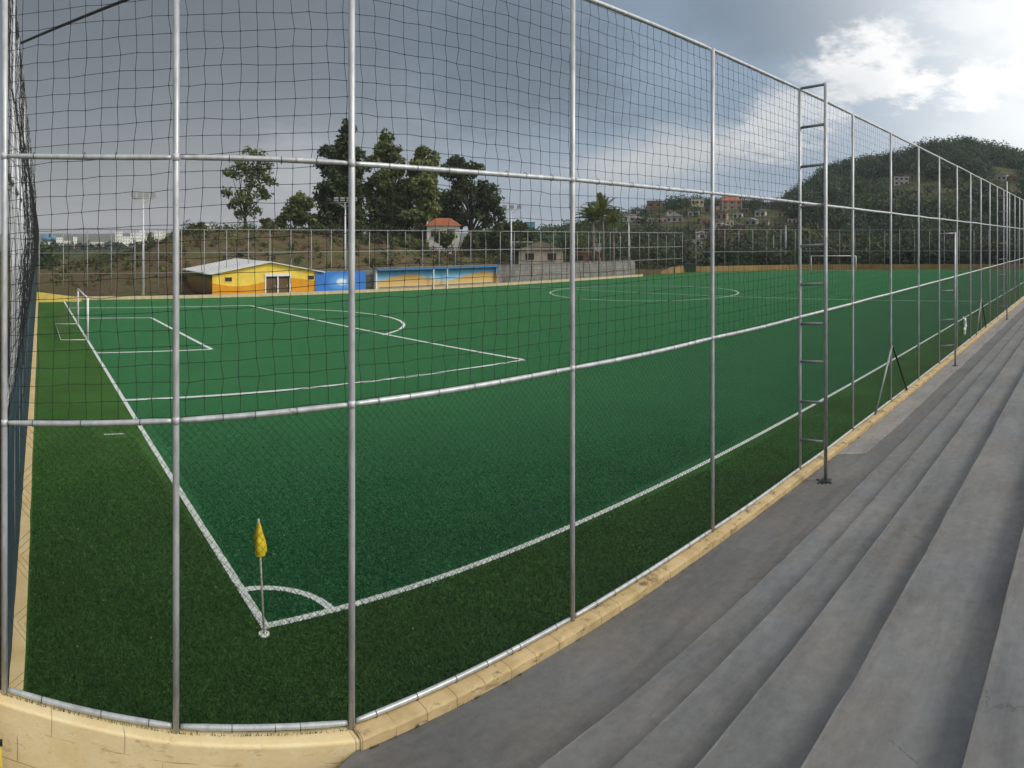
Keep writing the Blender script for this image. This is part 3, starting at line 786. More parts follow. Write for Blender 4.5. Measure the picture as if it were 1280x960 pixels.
# corner pieces at the far right corner of the pitch
t = thing('ramp_wall', pos(842, 19.6*U, 0), 'short sloping ochre wall at the far right corner of the pitch', 'wall')
a, c = pos(826, 19.4*U, 0), pos(855, 19.9*U, 0)
g = MB(); g.add([(a.x,a.y,-.3),(c.x,c.y,-.3),(c.x,c.y,1.05),(a.x+(c.x-a.x)*.5,a.y+(c.y-a.y)*.5,.95),(a.x,a.y,.1)], [[0,1,2,2],[0,2,3,3],[0,3,4,4]])
ra = g.build('wall', M['ochre_wall'], t); sd = ra.modifiers.new('thick', 'SOLIDIFY'); sd.thickness = .3
t = thing('equipment_box', pos(863, 19.9*U, 0), 'dark green box between the sloping wall and the ochre wall', 'box')
c = pos(863, 20.0*U, 0); M['green_box'] = plain('dark_green_paint', (.015,.06,.035), .6, 0, .3, 1)
g = MB(); g.box((c.x, c.y, .6), (1.7, 1.2, 1.3), -.9); g.build('body', M['green_box'], t)
g = MB(); g.box((c.x, c.y, 1.29), (1.85, 1.35, .08), -.9); g.build('lid', M['green_box'], t)

# grey block wall
GW = thing('block_wall', (8*U, YW+.5, 0), 'long unpainted grey block wall behind the painted dugout', 'wall')
m, nt, b = mk('grey_blocks')
geo = N(nt, 'ShaderNodeNewGeometry'); sep = N(nt, 'ShaderNodeSeparateXYZ'); nt.links.new(geo.outputs['Position'], sep.inputs[0])
cmb = N(nt, 'ShaderNodeCombineXYZ'); nt.links.new(sep.outputs[0], cmb.inputs[0]); nt.links.new(sep.outputs[2], cmb.inputs[1])
brk = N(nt, 'ShaderNodeTexBrick'); brk.inputs['Scale'].default_value = 1; brk.inputs['Brick Width'].default_value = .8; brk.inputs['Row Height'].default_value = .4; brk.inputs['Mortar Size'].default_value = .02
brk.inputs['Color1'].default_value = (.21,.205,.19,1); brk.inputs['Color2'].default_value = (.27,.26,.24,1); brk.inputs['Mortar'].default_value = (.12,.115,.11,1)
nt.links.new(cmb.outputs[0], brk.inputs['Vector'])
st = ramp(nt, noise(nt, .7, 7, .7, stretch=(1,1,.5)), [(.3, (.55,.53,.5)), (.65, (1.1,1.1,1.1))])
nt.links.new(mix(nt, 1.0, brk.outputs['Color'], st, 'MULTIPLY'), b.inputs['Base Color']); b.inputs['Roughness'].default_value = .9
M['grey_block'] = m
g = MB(); x0_, x1_ = 5.0*U, 13.9*U
g.box(((x0_+x1_)/2, YW+.25, 1.0), (x1_-x0_, .22, 2.5)); g.build('wall', m, GW)
g = MB(); 
for x in np.arange(x0_+1, x1_, 3.1): 
    g = MB(); g.box((x, YW+.12, 1.0), (.28, .12, 2.46)); g.build('pilaster', m, GW)
g = MB(); g.box(((x0_+x1_)/2, YW+.25, 2.29), (x1_-x0_+.1, .30, .08)); g.build('coping', M['pavement'], GW)

# clubhouse
cx0, cx1 = 3.11*U, 5.12*U; cy0, cy1 = 11.08*U, 12.95*U; eh1, pk1 = 2.15, 3.15
CH = thing('clubhouse', ((cx0+cx1)/2, cy0, 0), 'low yellow clubhouse with white gable roof and orange lower wall', 'building')
m, nt, b = mk('yellow_orange_wall')
geo = N(nt, 'ShaderNodeNewGeometry'); sep = N(nt, 'ShaderNodeSeparateXYZ'); nt.links.new(geo.outputs['Position'], sep.inputs[0])
wv = math_(nt, 'SINE', math_(nt, 'MULTIPLY', math_(nt, 'SUBTRACT', sep.outputs[0], cx0), .62))
lim = math_(nt, 'SUBTRACT', 1.30, math_(nt, 'MULTIPLY', wv, .34))
up_ = math_(nt, 'GREATER_THAN', sep.outputs[2], lim)
dirt = ramp(nt, noise(nt, 1.2, 6, .7), [(.3, (.8,.78,.75)), (.6, (1,1,1))])
nt.links.new(mix(nt, 1.0, mix(nt, up_, (.70,.31,.012), (.86,.62,.09)), dirt, 'MULTIPLY'), b.inputs['Base Color']); b.inputs['Roughness'].default_value = .8
M['yellow_orange'] = m
m, nt, b = mk('mural_side_wall')
geo = N(nt, 'ShaderNodeNewGeometry'); sep = N(nt, 'ShaderNodeSeparateXYZ'); nt.links.new(geo.outputs['Position'], sep.inputs[0])
zz = math_(nt, 'ADD', math_(nt, 'MULTIPLY', sep.outputs[2], .40), math_(nt, 'MULTIPLY', noise(nt, .9, 5), .35))
nt.links.new(ramp(nt, zz, [(.15, (.12,.06,.025)), (.5, (.26,.13,.03)), (.75, (.34,.26,.06)), (.95, (.14,.15,.05))]), b.inputs['Base Color']); b.inputs['Roughness'].default_value = .85
M['mural_brown'] = m
dx0, dx1 = cx0+(cx1-cx0)*.475, cx0+(cx1-cx0)*.70
zd = 1.95
g = MB()
xm = (cx0+cx1)/2+.1
def zroof(x): return eh1 + (pk1-eh1)*(1-abs(x-xm)/(xm-cx0 if x < xm else cx1-xm))
def fquad(xa, xb, za, zb_a, zb_b, y): return [(xa,y,za),(xb,y,za),(xb,y,zb_b),(xa,y,zb_a)]
for xa, xb, za in ((cx0, dx0, 0), (dx0, xm if dx0 < xm < dx1 else (dx0+dx1)/2, zd), (xm if dx0 < xm < dx1 else (dx0+dx1)/2, dx1, zd), (dx1, cx1, 0)):
    if xa < xm < xb:
        g.add(fquad(xa, xm, za, zroof(xa), pk1, cy0), [[0,1,2,3]]); g.add(fquad(xm, xb, za, pk1, zroof(xb), cy0), [[0,1,2,3]])
    else: g.add(fquad(xa, xb, za, zroof(xa), zroof(xb), cy0), [[0,1,2,3]])
wl = g.build('front_wall', M['yellow_orange'], CH); sd = wl.modifiers.new('t', 'SOLIDIFY'); sd.thickness = .16; sd.offset = -1
g = MB(); g.box((cx0+.09, (cy0+cy1)/2+.08, eh1/2-.02), (.16, cy1-cy0-.2, eh1-.04)); g.build('side_wall', M['mural_brown'], CH)
g = MB(); g.box((cx1-.09, (cy0+cy1)/2+.08, eh1/2-.02), (.16, cy1-cy0-.2, eh1-.04)); g.box(((cx0+cx1)/2, cy1, eh1/2), (cx1-cx0, .16, eh1)); g.build('rear_wall', M['yellow_orange'], CH)
M['white_roof'] = plain('white_sheet_roof', (.74,.74,.72), .5, 0, .15, .8)
g = MB()
for xa, xb, za, zb_ in ((cx0-.45, xm, eh1-.08, pk1+.02), (xm, cx1+.3, pk1+.02, eh1-.06)):
    v = [(xa,cy0-.35,za),(xb,cy0-.35,zb_),(xb,cy1+.3,zb_),(xa,cy1+.3,za)]
    g.add(v+[(a_[0],a_[1],a_[2]+.09) for a_ in v], [[0,3,2,1],[4,5,6,7],[0,1,5,4],[1,2,6,5],[2,3,7,6],[3,0,4,7]])
g.build('roof', M['white_roof'], CH)
M['dark_glass'] = plain('dark_opening', (.03,.028,.025), .4, 0, .3, 2)
M['brown_door'] = plain('brown_door', (.13,.075,.03), .6, 0, .4, 1.5)
for x in (cx0+(cx1-cx0)*.14, cx0+(cx1-cx0)*.90):
    g = MB()
    for sz, cz in (((.80,.06,.07), .23), ((.80,.06,.07), -.23)): g.box((x, cy0-.02, 1.62+cz), sz)
    for sx in (-.37, .37): g.box((x+sx, cy0-.02, 1.62), (.06,.055,.40))
    w_ = g.build('window', M['yellow_orange'], CH)
    g = MB(); g.box((x, cy0-.006, 1.62), (.68, .02, .40)); g.build('pane', M['dark_glass'], w_)
dm = (dx0+dx1)/2
g = MB(); g.box((dm, cy0+.3, zd/2), (dx1-dx0, .05, zd)); g.build('recess', M['dark_glass'], CH)
for xa, xb in ((dx0+.08, dm-.07), (dm+.07, dx1-.08)):
    g = MB(); g.box(((xa+xb)/2, cy0+.12, zd/2-.15), (xb-xa, .05, zd-.35)); d_ = g.build('door', M['brown_door'], CH)
    g = MB(); g.box((xb-.15, cy0+.08, .9), (.06, .05, .14)); g.build('handle', M['pole_white'], d_)
g = MB(); g.box((dm, cy0-.03, zd+.02), (dx1-dx0+.2, .12, .28)); g.build('lintel', M['white_paint'], CH)
for x in (dx0-.02, dm, dx1+.02):
    g = MB(); g.box((x, cy0-.02, zd/2-.07), (.13, .10, zd-.15)); g.build('door_jamb', M['white_paint'], CH)

# blue painted panel with a white splash
bx0, bx1 = 5.0*U, 6.02*U
BP = thing('painted_panel', ((bx0+bx1)/2, cy0, 0), 'bright blue painted panel with pale centre beside the yellow clubhouse', 'panel')
m, nt, b = mk('blue_panel_paint')
geo = N(nt, 'ShaderNodeNewGeometry'); sep = N(nt, 'ShaderNodeSeparateXYZ'); nt.links.new(geo.outputs['Position'], sep.inputs[0])
dxn = math_(nt, 'MULTIPLY', math_(nt, 'SUBTRACT', sep.outputs[0], (bx0+bx1)/2+.1), .55); dzn = math_(nt, 'SUBTRACT', sep.outputs[2], 1.12)
d2 = math_(nt, 'ADD', math_(nt, 'MULTIPLY', dxn, dxn), math_(nt, 'MULTIPLY', dzn, dzn))
d2 = math_(nt, 'ADD', d2, math_(nt, 'MULTIPLY', noise(nt, 3, 4), .14))
nt.links.new(ramp(nt, d2, [(.10, (.72,.80,.86)), (.22, (.10,.34,.72)), (.9, (.03,.17,.55))]), b.inputs['Base Color']); b.inputs['Roughness'].default_value = .6
g = MB(); g.box(((bx0+bx1)/2, cy0-.05, 1.1), (bx1-bx0, .12, 2.1)); g.build('board', m, BP)
for x in (bx0+.05, bx1-.05):
    g = MB(); g.box((x, cy0+.08, 1.1), (.1, .1, 2.16)); g.build('support', M['pipe_dull'], BP)

# painted dugout
q0, q1 = math.tan(az(470))*10.98*U, math.tan(az(622))*10.98*U
DG = thing('dugout', ((q0+q1)/2, 10.98*U, 0), 'long dugout painted inside with blue sky and sand dunes', 'dugout')
m, nt, b = mk('dune_mural')
geo = N(nt, 'ShaderNodeNewGeometry'); sep = N(nt, 'ShaderNodeSeparateXYZ'); nt.links.new(geo.outputs['Position'], sep.inputs[0])
xx = math_(nt, 'SUBTRACT', sep.outputs[0], q0)
wv = math_(nt, 'ADD', math_(nt, 'MULTIPLY', math_(nt, 'SINE', math_(nt, 'ADD', math_(nt, 'MULTIPLY', xx, .62), -.9)), .42), math_(nt, 'MULTIPLY', noise(nt, .8, 3), .5))
top_ = math_(nt, 'ADD', wv, 1.0)
rel = math_(nt, 'SUBTRACT', sep.outputs[2], top_)
sand = ramp(nt, math_(nt, 'ADD', math_(nt, 'MULTIPLY', sep.outputs[2], .4), math_(nt, 'MULTIPLY', noise(nt, 1.3, 5, stretch=(.6,1,2.5)), .35)), [(.2, (.66,.58,.42)), (.45, (.66,.44,.16)), (.75, (.52,.31,.09))])
skyc = ramp(nt, math_(nt, 'ADD', math_(nt, 'MULTIPLY', sep.outputs[2], .3), math_(nt, 'MULTIPLY', noise(nt, 1.0, 5), .4)), [(.45, (.30,.55,.72)), (.85, (.04,.24,.46))])
nt.links.new(mix(nt, math_(nt, 'MULTIPLY', math_(nt, 'ADD', rel, .06), 8, True), sand, skyc), b.inputs['Base Color']); b.inputs['Roughness'].default_value = .8
M['mural'] = m
zt_ = 2.35
g = MB(); g.box(((q0+q1)/2, 11.07*U, zt_/2), (q1-q0, .14, zt_)); g.build('back_wall', m, DG)
for x, ml in ((q0+.08, M['white_paint']), (q1-.08, M['mural'])):
    g = MB(); g.box((x, 11.02*U, zt_/2), (.16, .38, zt_)); g.build('side_wall', ml, DG)
g = MB(); g.box(((q0+q1)/2, 11.0*U, zt_+.05), (q1-q0+.3, .75, .10)); g.build('roof', M['grey_block'], DG)
M['blue_trim'] = plain('blue_trim', (.05,.20,.46), .6, 0, .2, 3)
g = MB(); g.box(((q0+q1)/2, 10.935*U, zt_-.1), (q1-q0, .05, .16)); g.build('fascia', M['blue_trim'], DG)
for px_ in (542, 559):
    x = math.tan(az(px_))*10.95*U
    g = MB(); g.box((x, 10.95*U, zt_/2-.1), (.12, .12, zt_-.2)); g.build('post', M['white_paint'], DG)
g = MB(); g.box(((q0+q1)/2, 11.0*U, .42), (q1-q0-1, .30, .06)); g.build('bench', M['pavement'], DG)

# floodlight poles
def floodlight(px, ytop, base_y, w, label, nl=3):
    x = math.tan(az(px))*base_y; r = math.hypot(x, base_y); zt = U+(HY-ytop)/F*r
    t = thing('floodlight_pole', (x, base_y, 0), label, 'floodlight', 'floodlight poles along the far side')
    g = MB(); g.tube([(x, base_y, -.3), (x, base_y, zt)], [.13, .075], 10); g.build('pole', M['pole_white'], t, True)
    d = Vector((math.cos(az(px)), -math.sin(az(px)), 0))
    g = MB(); c = Vector((x, base_y, zt))
    g.tube([c-d*w, c+d*w], .05, 6); g.tube([c-d*w*.85+Vector((0,0,.0)), c-Vector((0,0,.5))], .03, 6); g.tube([c+d*w*.85, c-Vector((0,0,.5))], .03, 6)
    g.build('crossarm', M['pipe'], t, True)
    for q in range(nl):
        s_ = -1+2*q/(nl-1); p = c+d*w*s_*.95+Vector((0,0,.32))
        g = MB(); g.box((p.x, p.y-.05, p.z), (.42, .30, .40), -az(px)); l_ = g.build('lamp', M['pipe_dull'], t)
        g = MB(); g.box((p.x, p.y-.21, p.z-.02), (.36, .04, .34), -az(px)); g.build('lamp_glass', M['pipe_dull'], l_)
floodlight(179, 248, 11.05*U, .95, 'leftmost floodlight pole in front of the brown bank', 4)
floodlight(431.5, 253, 11.25*U, 1.0, 'floodlight pole behind the bright blue panel', 4)
floodlight(639, 262, 11.02*U, .9, 'floodlight pole in front of the grey wall just right of the dugout', 3)
floodlight(786, 268, 11.35*U, 1.3, 'floodlight pole to the right of the palms', 3)

# ------------------------------------------------------------------ vegetation
def leaves(g, C, R, n, size, flat=.8, mi=0, gaps=0.0):
    """n leaf clumps spread through ellipsoids (centres C, radii R)"""
    C = np.asarray(C, float); R = np.asarray(R, float)
    vol = np.prod(R, axis=1)**(2/3); pick = rng.choice(len(C), n, p=vol/vol.sum())
    d = rng.normal(size=(n,3)); d /= np.linalg.norm(d, axis=1, keepdims=True)
    rad = rng.random(n)**.42
    lump = 1 + .22*np.sin(d[:,0]*5+pick)*np.sin(d[:,2]*6+pick*2)
    P = C[pick] + d*R[pick]*(rad*lump)[:,None]
    if gaps:
        q = P/max(size*2.2, .4); ph = rng.uniform(0, 6.28, 6)
        f_ = np.sin(q[:,0]*1.3+q[:,2]*.7+ph[0])*np.sin(q[:,1]*1.1-q[:,2]*.9+ph[1]) + np.sin(q[:,2]*1.5+q[:,1]*.6+ph[2])*np.sin(q[:,0]*.8-q[:,1]*1.2+ph[3]) + .5*rng.normal(size=n)
        ok = f_ > np.quantile(f_, gaps); P = P[ok]; d = d[ok]; n = len(P)
    nrm = d*.6 + rng.normal(size=(n,3))*.7 + np.array([0,0,.35]); nrm /= np.linalg.norm(nrm, axis=1, keepdims=True)
    a = np.cross(nrm, rng.normal(size=(n,3))); a /= np.linalg.norm(a, axis=1, keepdims=True)+1e-9
    b_ = np.cross(nrm, a)
    s = size*rng.uniform(.5, 1.35, n)[:,None]
    a = a*s; b_ = b_*s*.62
    v = np.stack([P-a, P-b_*.9+a*.1, P+a, P+b_+a*.1], 1).reshape(-1, 3)
    k_ = np.arange(n)*4
    g.add(v, np.stack([k_, k_+1, k_+2, k_+3], -1), mi)
def tree(name, r, base, blobs, n, size, mat, label, cat='tree', trunk=.25, bark='bark', group=None, depth=.6, limbs=True, fill=0.0):
    """base: (px, py) foot; blobs: crown lobes (px, py, rad_px [, ry]) seen at range r"""
    k_ = r/F
    b0 = at(base[0], base[1], r); gz = tz(b0) - .2
    b0.z = min(b0.z, max(gz, b0.z-6)) if True else b0.z
    t = thing(name, b0, label, cat, group)
    C = []; R = []
    for bl in blobs:
        dr = random.uniform(-depth, depth)*bl[2]*k_*1.2
        c = at(bl[0], bl[1], r); c = c + Vector((math.sin(az(bl[0])), math.cos(az(bl[0])), 0))*dr
        ry = bl[3] if len(bl) > 3 else bl[2]
        C.append(tuple(c)); R.append((bl[2]*k_, bl[2]*k_, ry*k_))
    if fill:
        for q in range(int(len(C)*fill)):
            i1, i2 = rng.integers(0, len(C), 2); w_ = rng.uniform(.25, .75)
            if np.linalg.norm(np.array(C[i1])-np.array(C[i2])) > 7.5: continue
            C.append(tuple(np.array(C[i1])*w_+np.array(C[i2])*(1-w_))); q_ = .62*(R[i1][0]+R[i2][0])/2; R.append((q_*1.0, q_*1.0, q_*1.05))
    R = [(a_, b_, max(c_, .82*a_)) for a_, b_, c_ in R]
    SC_, SR_ = [], []
    for c, r3 in zip(C, R):
        for q in range(7):
            o_ = rng.normal(size=3); o_ *= .80*rng.random()**.4/np.linalg.norm(o_)
            SC_.append(tuple(np.array(c)+o_*np.array(r3))); f_ = rng.uniform(.42, .72); SR_.append((r3[0]*f_, r3[1]*f_, r3[2]*f_*.95))
    g = MB(); top = Vector(C[int(np.argmax([c[2] for c in C]))])
    cc = Vector(np.mean(np.array(C), axis=0)); 
    mid = b0.lerp(cc, .5) + Vector((random.uniform(-.3,.3), random.uniform(-.3,.3), 0))
    g.tube([b0, b0.lerp(mid, .5), mid, mid.lerp(top, .5), top], [trunk, trunk*.85, trunk*.65, trunk*.4, trunk*.12], 8)
    if limbs:
        for c in C:
            c = Vector(c); s_ = b0.lerp(mid, random.uniform(.55, 1.0)) if random.random() < .6 else mid.lerp(top, random.uniform(0, .4))
            m_ = s_.lerp(c, .5)+Vector((random.uniform(-.4,.4), random.uniform(-.4,.4), random.uniform(0,.5)))
            g.tube([s_, m_, c], [trunk*.42, trunk*.26, trunk*.08], 6)
    g.build('trunk', M[bark], t, True)
    g = MB(); leaves(g, SC_, SR_, int(n*2.3), size*.80, gaps=.24); g.build('crown', M[mat], t)
    return t
# the lone open tree on the bank
tree('tree', 98, (307,288), [(318,193,13,6),(303,205,15,8),(326,207,15,7),(290,219,13,7),(312,222,17,9),(334,226,14,8),(286,240,10,7),(305,246,17,10),(331,243,13,8),(290,256,10,6),(318,262,13,7),(300,266,10,6)], 1500, .34, 'leaf_mid', 'lone open tree with see-through crown on top of the brown bank', trunk=.3)
tree('tree', 104, (366,286), [(372,247,13,9),(383,255,12,9),(362,264,12,8),(376,270,14,9),(352,276,10,6),(388,272,10,8)], 1900, .36, 'leaf_mid', 'small sparse tree between the lone tree and the tall dark tree', trunk=.16)
tree('tree', 106, (425,300), [(434,160,10,11),(428,182,16,14),(408,188,12,9),(440,195,14,16),(412,214,20,16),(437,225,18,20),(410,248,20,18),(438,262,20,18),(404,276,18,14),(430,288,24,14),(420,232,16,14),(424,205,14,14),(446,214,14,14),(448,240,14,16),(418,262,18,16),(446,280,18,16)], 15000, .42, 'leaf_dark', 'tallest dark tree on the bank behind the blue panel', trunk=.5, fill=2.2)
tree('tree', 112, (486,302), [(482,172,9,11),(476,188,13,9),(490,192,15,12),(466,206,14,10),(500,212,17,12),(478,226,20,16),(508,238,18,16),(470,254,20,18),(500,264,24,18),(470,284,20,14),(505,288,24,14),(486,214,18,14),(492,250,20,16),(462,232,14,14),(516,228,13,12),(488,276,24,14)], 15000, .42, 'leaf_mid', 'broad green tree with pointed top right of the tallest dark tree', trunk=.45, fill=2.2)
tree('tree', 109, (528,303), [(530,190,12,7),(540,200,12,9),(524,206,12,9),(535,222,16,14),(530,246,17,16),(520,270,18,14),(526,288,16,12),(522,232,14,14),(540,236,13,14),(538,262,14,14),(541,212,11,10)], 7500, .40, 'leaf_pale', 'paler light green tree between two darker trees', trunk=.28, fill=2.2)
tree('tree', 125, (588,306), [(572,203,13,8),(590,212,13,8),(560,218,13,10),(582,228,19,12),(606,234,14,10),(616,250,13,11),(594,252,20,12),(565,248,17,14),(624,266,10,10),(572,270,18,12),(604,272,16,10)], 6200, .44, 'leaf_dark', 'spreading dark tree behind the red roofed house', trunk=.45, fill=1.2)
tree('tree', 130, (556,300), [(553,250,13,12),(547,268,15,13),(562,262,12,12),(556,282,16,12)], 3200, .40, 'leaf_mid', 'green tree filling the gap directly behind the red roofed house', trunk=.25, fill=1.2)
tree('tree', 128, (640,312), [(628,286,15,10),(646,284,14,10),(636,298,16,10),(660,296,14,9)], 2600, .40, 'leaf_dark', 'low dark tree right of the spreading tree beside the thatched shed', trunk=.22, fill=1.0)
# shrubs and low trees along the bank
for (px, py, w_, h_, r, n_, mt, lb) in [
    (335,281,14,7,101,700,'leaf_olive','olive shrub on the bank foot of the lone tree'),
    (250,288,16,7,92,900,'leaf_olive','low olive shrub on the left crest of the bank'),
    (275,292,10,4,95,500,'leaf_mid','tiny green shrub on the bank left of the lone tree'),
    (395,292,16,9,99,900,'leaf_dark','dark bush under the tallest dark tree'),
    (458,306,22,10,100,1300,'leaf_dark','dark bush at the foot of the broad green tree'),
    (510,306,22,11,101,1300,'leaf_mid','green bush left of the red roofed house'),
    (556,300,15,12,98,1200,'leaf_mid','loose green bush in front of the red roofed house'),
    (588,302,13,12,104,900,'leaf_olive','olive bush right of the red roofed house'),
    (616,300,20,16,108,1700,'leaf_dark','dark bush beneath the spreading tree'),
    (640,293,16,15,112,1300,'leaf_dark','rounded dark bush behind the floodlight right of the dugout'),
    (655,312,18,9,100,1000,'leaf_dark','low dark bush left of the thatched shed'),
    (712,305,9,10,98,500,'palm_leaf','yellow green bush right of the thatched shed'),
    (188,297,5,8,300,420,'leaf_mid','slim green tree in front of the white apartment blocks'),
    (1098,313,15,10,150,1300,'leaf_olive','rounded olive tree just behind the far goal'),
    (1126,318,13,9,146,900,'leaf_pale','pale green broad leaved bush right of the far goal'),
    (1007,296,16,17,160,1100,'leaf_pale','light green tree behind the near ladder frame'),
    (1020,316,14,7,140,700,'leaf_dark','dark flat topped tree left of the far goal'),
    (1180,322,16,8,150,900,'leaf_dark','dark bush behind the end fence near the short ladder'),
    (905,318,26,10,145,1500,'leaf_dark','wide dark thicket behind the far right corner'),
    (960,318,24,9,148,1300,'leaf_dark','dark thicket behind the end fence left of the ladder'),
    (820,322,20,8,128,1000,'leaf_olive','olive thicket behind the end of the grey wall'),
]:
    bl = [(px+random.uniform(-.6,.6)*w_, py+random.uniform(-.3,.4)*h_, w_*random.uniform(.4,.6), h_*random.uniform(.5,.7)) for _ in range(6)] + [(px, py-h_*.4, w_*.5, h_*.6)]
    tree('tree' if 'tree' in lb.split(' in front')[0].split(' behind')[0] and 'bush' not in lb and 'shrub' not in lb else 'bush', r, (px, py+h_), bl, n_, .34 if r < 130 else .5, mt, lb, 'tree' if ('bush' not in lb and 'shrub' not in lb and 'thicket' not in lb) else 'bush', .1)

def palm(px, pyb, pyt, r, label, n=22, L=4.2):
    b0 = at(px, pyb, r); b0.z = min(b0.z, tz(b0)); top = at(px, pyt, r)
    t = thing('palm_tree', b0, label, 'palm', 'palms behind the grey wall')
    g = MB(); g.tube([b0, b0.lerp(top, .5)+Vector((.15,0,0)), top], [.28,.22,.17], 8); g.build('trunk', M['bark_pale'], t, True)
    g = MB()
    for q in range(n):
        a_ = q*2.4+random.uniform(-.3,.3); el = random.uniform(-.1, 1.5); l_ = L*random.uniform(.8, 1.1)
        d = Vector((math.cos(a_)*math.cos(el), math.sin(a_)*math.cos(el), math.sin(el)))
        pts = []
        for s_ in np.linspace(0, 1, 10):
            p = top + d*l_*s_; p.z -= l_*.62*s_*s_*(.5+.5*math.cos(el)); pts.append(p)
        g.tube(pts, np.linspace(.035, .008, 10), 4, False)
        side = d.cross(Vector((0,0,1))).normalized() if abs(d.z) < .98 else Vector((1,0,0))
        for k_ in range(1, 10):
            for sub in (0, .5):
                p = pts[k_-1].lerp(pts[k_], sub); w_ = .75*math.sin(PI*min(1, (k_+sub)/10.6+.08))
                for sg in (-1, 1):
                    e_ = p + side*sg*w_ + d*.30 + Vector((0,0,-.38*w_-.1)); wd = (d*.09)
                    g.add([p-wd, p+wd, e_], [[0,1,2,2]])
    g.build('frond', M['palm_leaf'], t)
palm(753, 322, 264, 100, 'taller palm with upright crown behind the grey wall', 34, 4.6)
palm(741, 322, 275, 97, 'shorter palm with drooping fronds left of the taller palm', 34, 4.4)
palm(766, 322, 277, 104, 'small palm leaning out on the right of the taller palm', 24, 3.6)

HILL = [list(a_) for a_ in [
    (818,262,290,6.5,3.6,'brick','rust','brick house alone at the top left of the hill village','flat',2),
    (790,279,275,7.5,3.0,'white','fibre','white flat house right behind the palms','flat',3),
    (803,282,268,3.5,2.6,'cream','fibre','small cream house between the white flat house and the pink terrace','gable',1),
    (822,281,270,8.0,2.8,'pink','rust','long pink terrace house in the middle of the left hill','flat',4),
    (843,280,272,7.0,3.2,'grey','fibre','grey house at the right end of the pink terrace','gable',3),
    (872,257,330,6.5,3.0,'cream','fibre','cream house on the crest among dark trees','flat',3),
    (888,268,300,5.5,3.4,'brick','slate','brick house left of the big red roof','flat',2),
    (915,263,310,9.5,4.5,'pink','terracotta','big house with a wide red roof on the village crest','hip',3),
    (922,275,292,4.0,3.0,'white','fibre','white house just below the big red roof','gable',2),
    (902,276,286,4.4,3.2,'pink','rust','pink house below and left of the big red roof','flat',2),
    (895,287,262,4.6,3.0,'white','rust','white house with rusty roof midway down the village','gable',2),
    (884,292,250,3.6,2.6,'pink','fibre','small pink house beside a white one midway down','flat',1),
    (905,292,252,4.2,2.8,'brick','fibre','brick house with pale roof midway down the village','gable',2),
    (893,302,226,4.0,2.8,'pink','rust','pink house low on the village slope','flat',2),
    (878,300,230,3.2,2.4,'white','fibre','small white house low on the left of the village slope','gable',1),
    (908,306,215,3.6,2.4,'brick','rust','lowest brick house on the village slope','flat',2),
    (950,272,320,5.0,3.2,'white','fibre','white house on the slope right of the big red roof','gable',2),
    (966,262,345,7.0,3.0,'brick','rust','brick row house on the crest left of the ladder','flat',3),
    (938,283,285,5.0,2.6,'grey','fibre','grey house below the slope right of the big red roof','gable',2),
    (978,272,330,4.5,2.8,'cream','rust','cream house just left of the ladder frame','gable',2),
    (955,284,280,3.4,2.4,'pink','slate','pink hut under the white slope house','flat',1),
    (838,271,300,4.0,2.6,'white','rust','white hut above the pink terrace','gable',1),
    (880,282,275,3.6,2.6,'brick','rust','brick hut left of the pink house below the red roof','flat',1),
    (912,284,275,3.4,2.6,'cream','fibre','cream house under the white house below the big red roof','flat',2),
    (926,290,262,4.0,2.6,'brick','slate','brick house on the right flank of the village slope','gable',2),
    (872,309,205,3.2,2.2,'white','fibre','white hut above the dark green box on the village slope','flat',1),
    (866,272,300,4.4,2.6,'white','fibre','white house on the slope under the cream crest house','flat',2),
    (990,281,300,4.0,2.6,'white','fibre','white house behind the near ladder frame','flat',2),
    (930,268,310,4.0,2.6,'brick','fibre','brick house touching the right of the big red roof','flat',2),
    (1127,232,345,7.5,4.5,'white','fibre','white two storey house in the clearing on the wooded hill','flat',3),
    (1137,225,362,6.0,2.6,'grey','slate','grey house just above the white house in the clearing','gable',2),
    (1252,227,350,5.0,3.4,'white','fibre','white house high on the right of the wooded hill','flat',2),
    (1264,229,352,6.5,3.0,'brick','rust','brick house next to the white one high on the wooded hill','gable',2),
]]
def ground_range(px, py):
    rr = np.arange(rc(px)+15, 470, 2.0); yy = HY-(terrain(np.full_like(rr, px), rr)-U)/rr*F
    k_ = np.argmax(yy <= py)
    return float(rr[k_]) if (yy <= py).any() else float(rr[np.argmin(yy)])
for a_ in HILL:                      # stand each house on the slope where it shows
    r_ = ground_range(a_[0], a_[1]-1.0); s_ = r_/a_[2]; a_[3] *= s_; a_[4] *= s_; a_[2] = r_
HH = np.array([(a_[0], a_[1], a_[2], a_[3]*F/a_[2], a_[4]*F/a_[2]) for a_ in HILL])
def not_hiding(px, py, r, s):
    k_ = np.ones(len(px), bool); cp = s*F/r
    for hx, hy, hr, hw, hh in HH:
        k_ &= ~((r < hr+4) & (np.abs(px-hx) < hw/2+cp*.75) & (py-1.9*cp < hy-hh*.25) & (py > hy-hh))
    return k_ | (rng.random(len(px)) < .06)
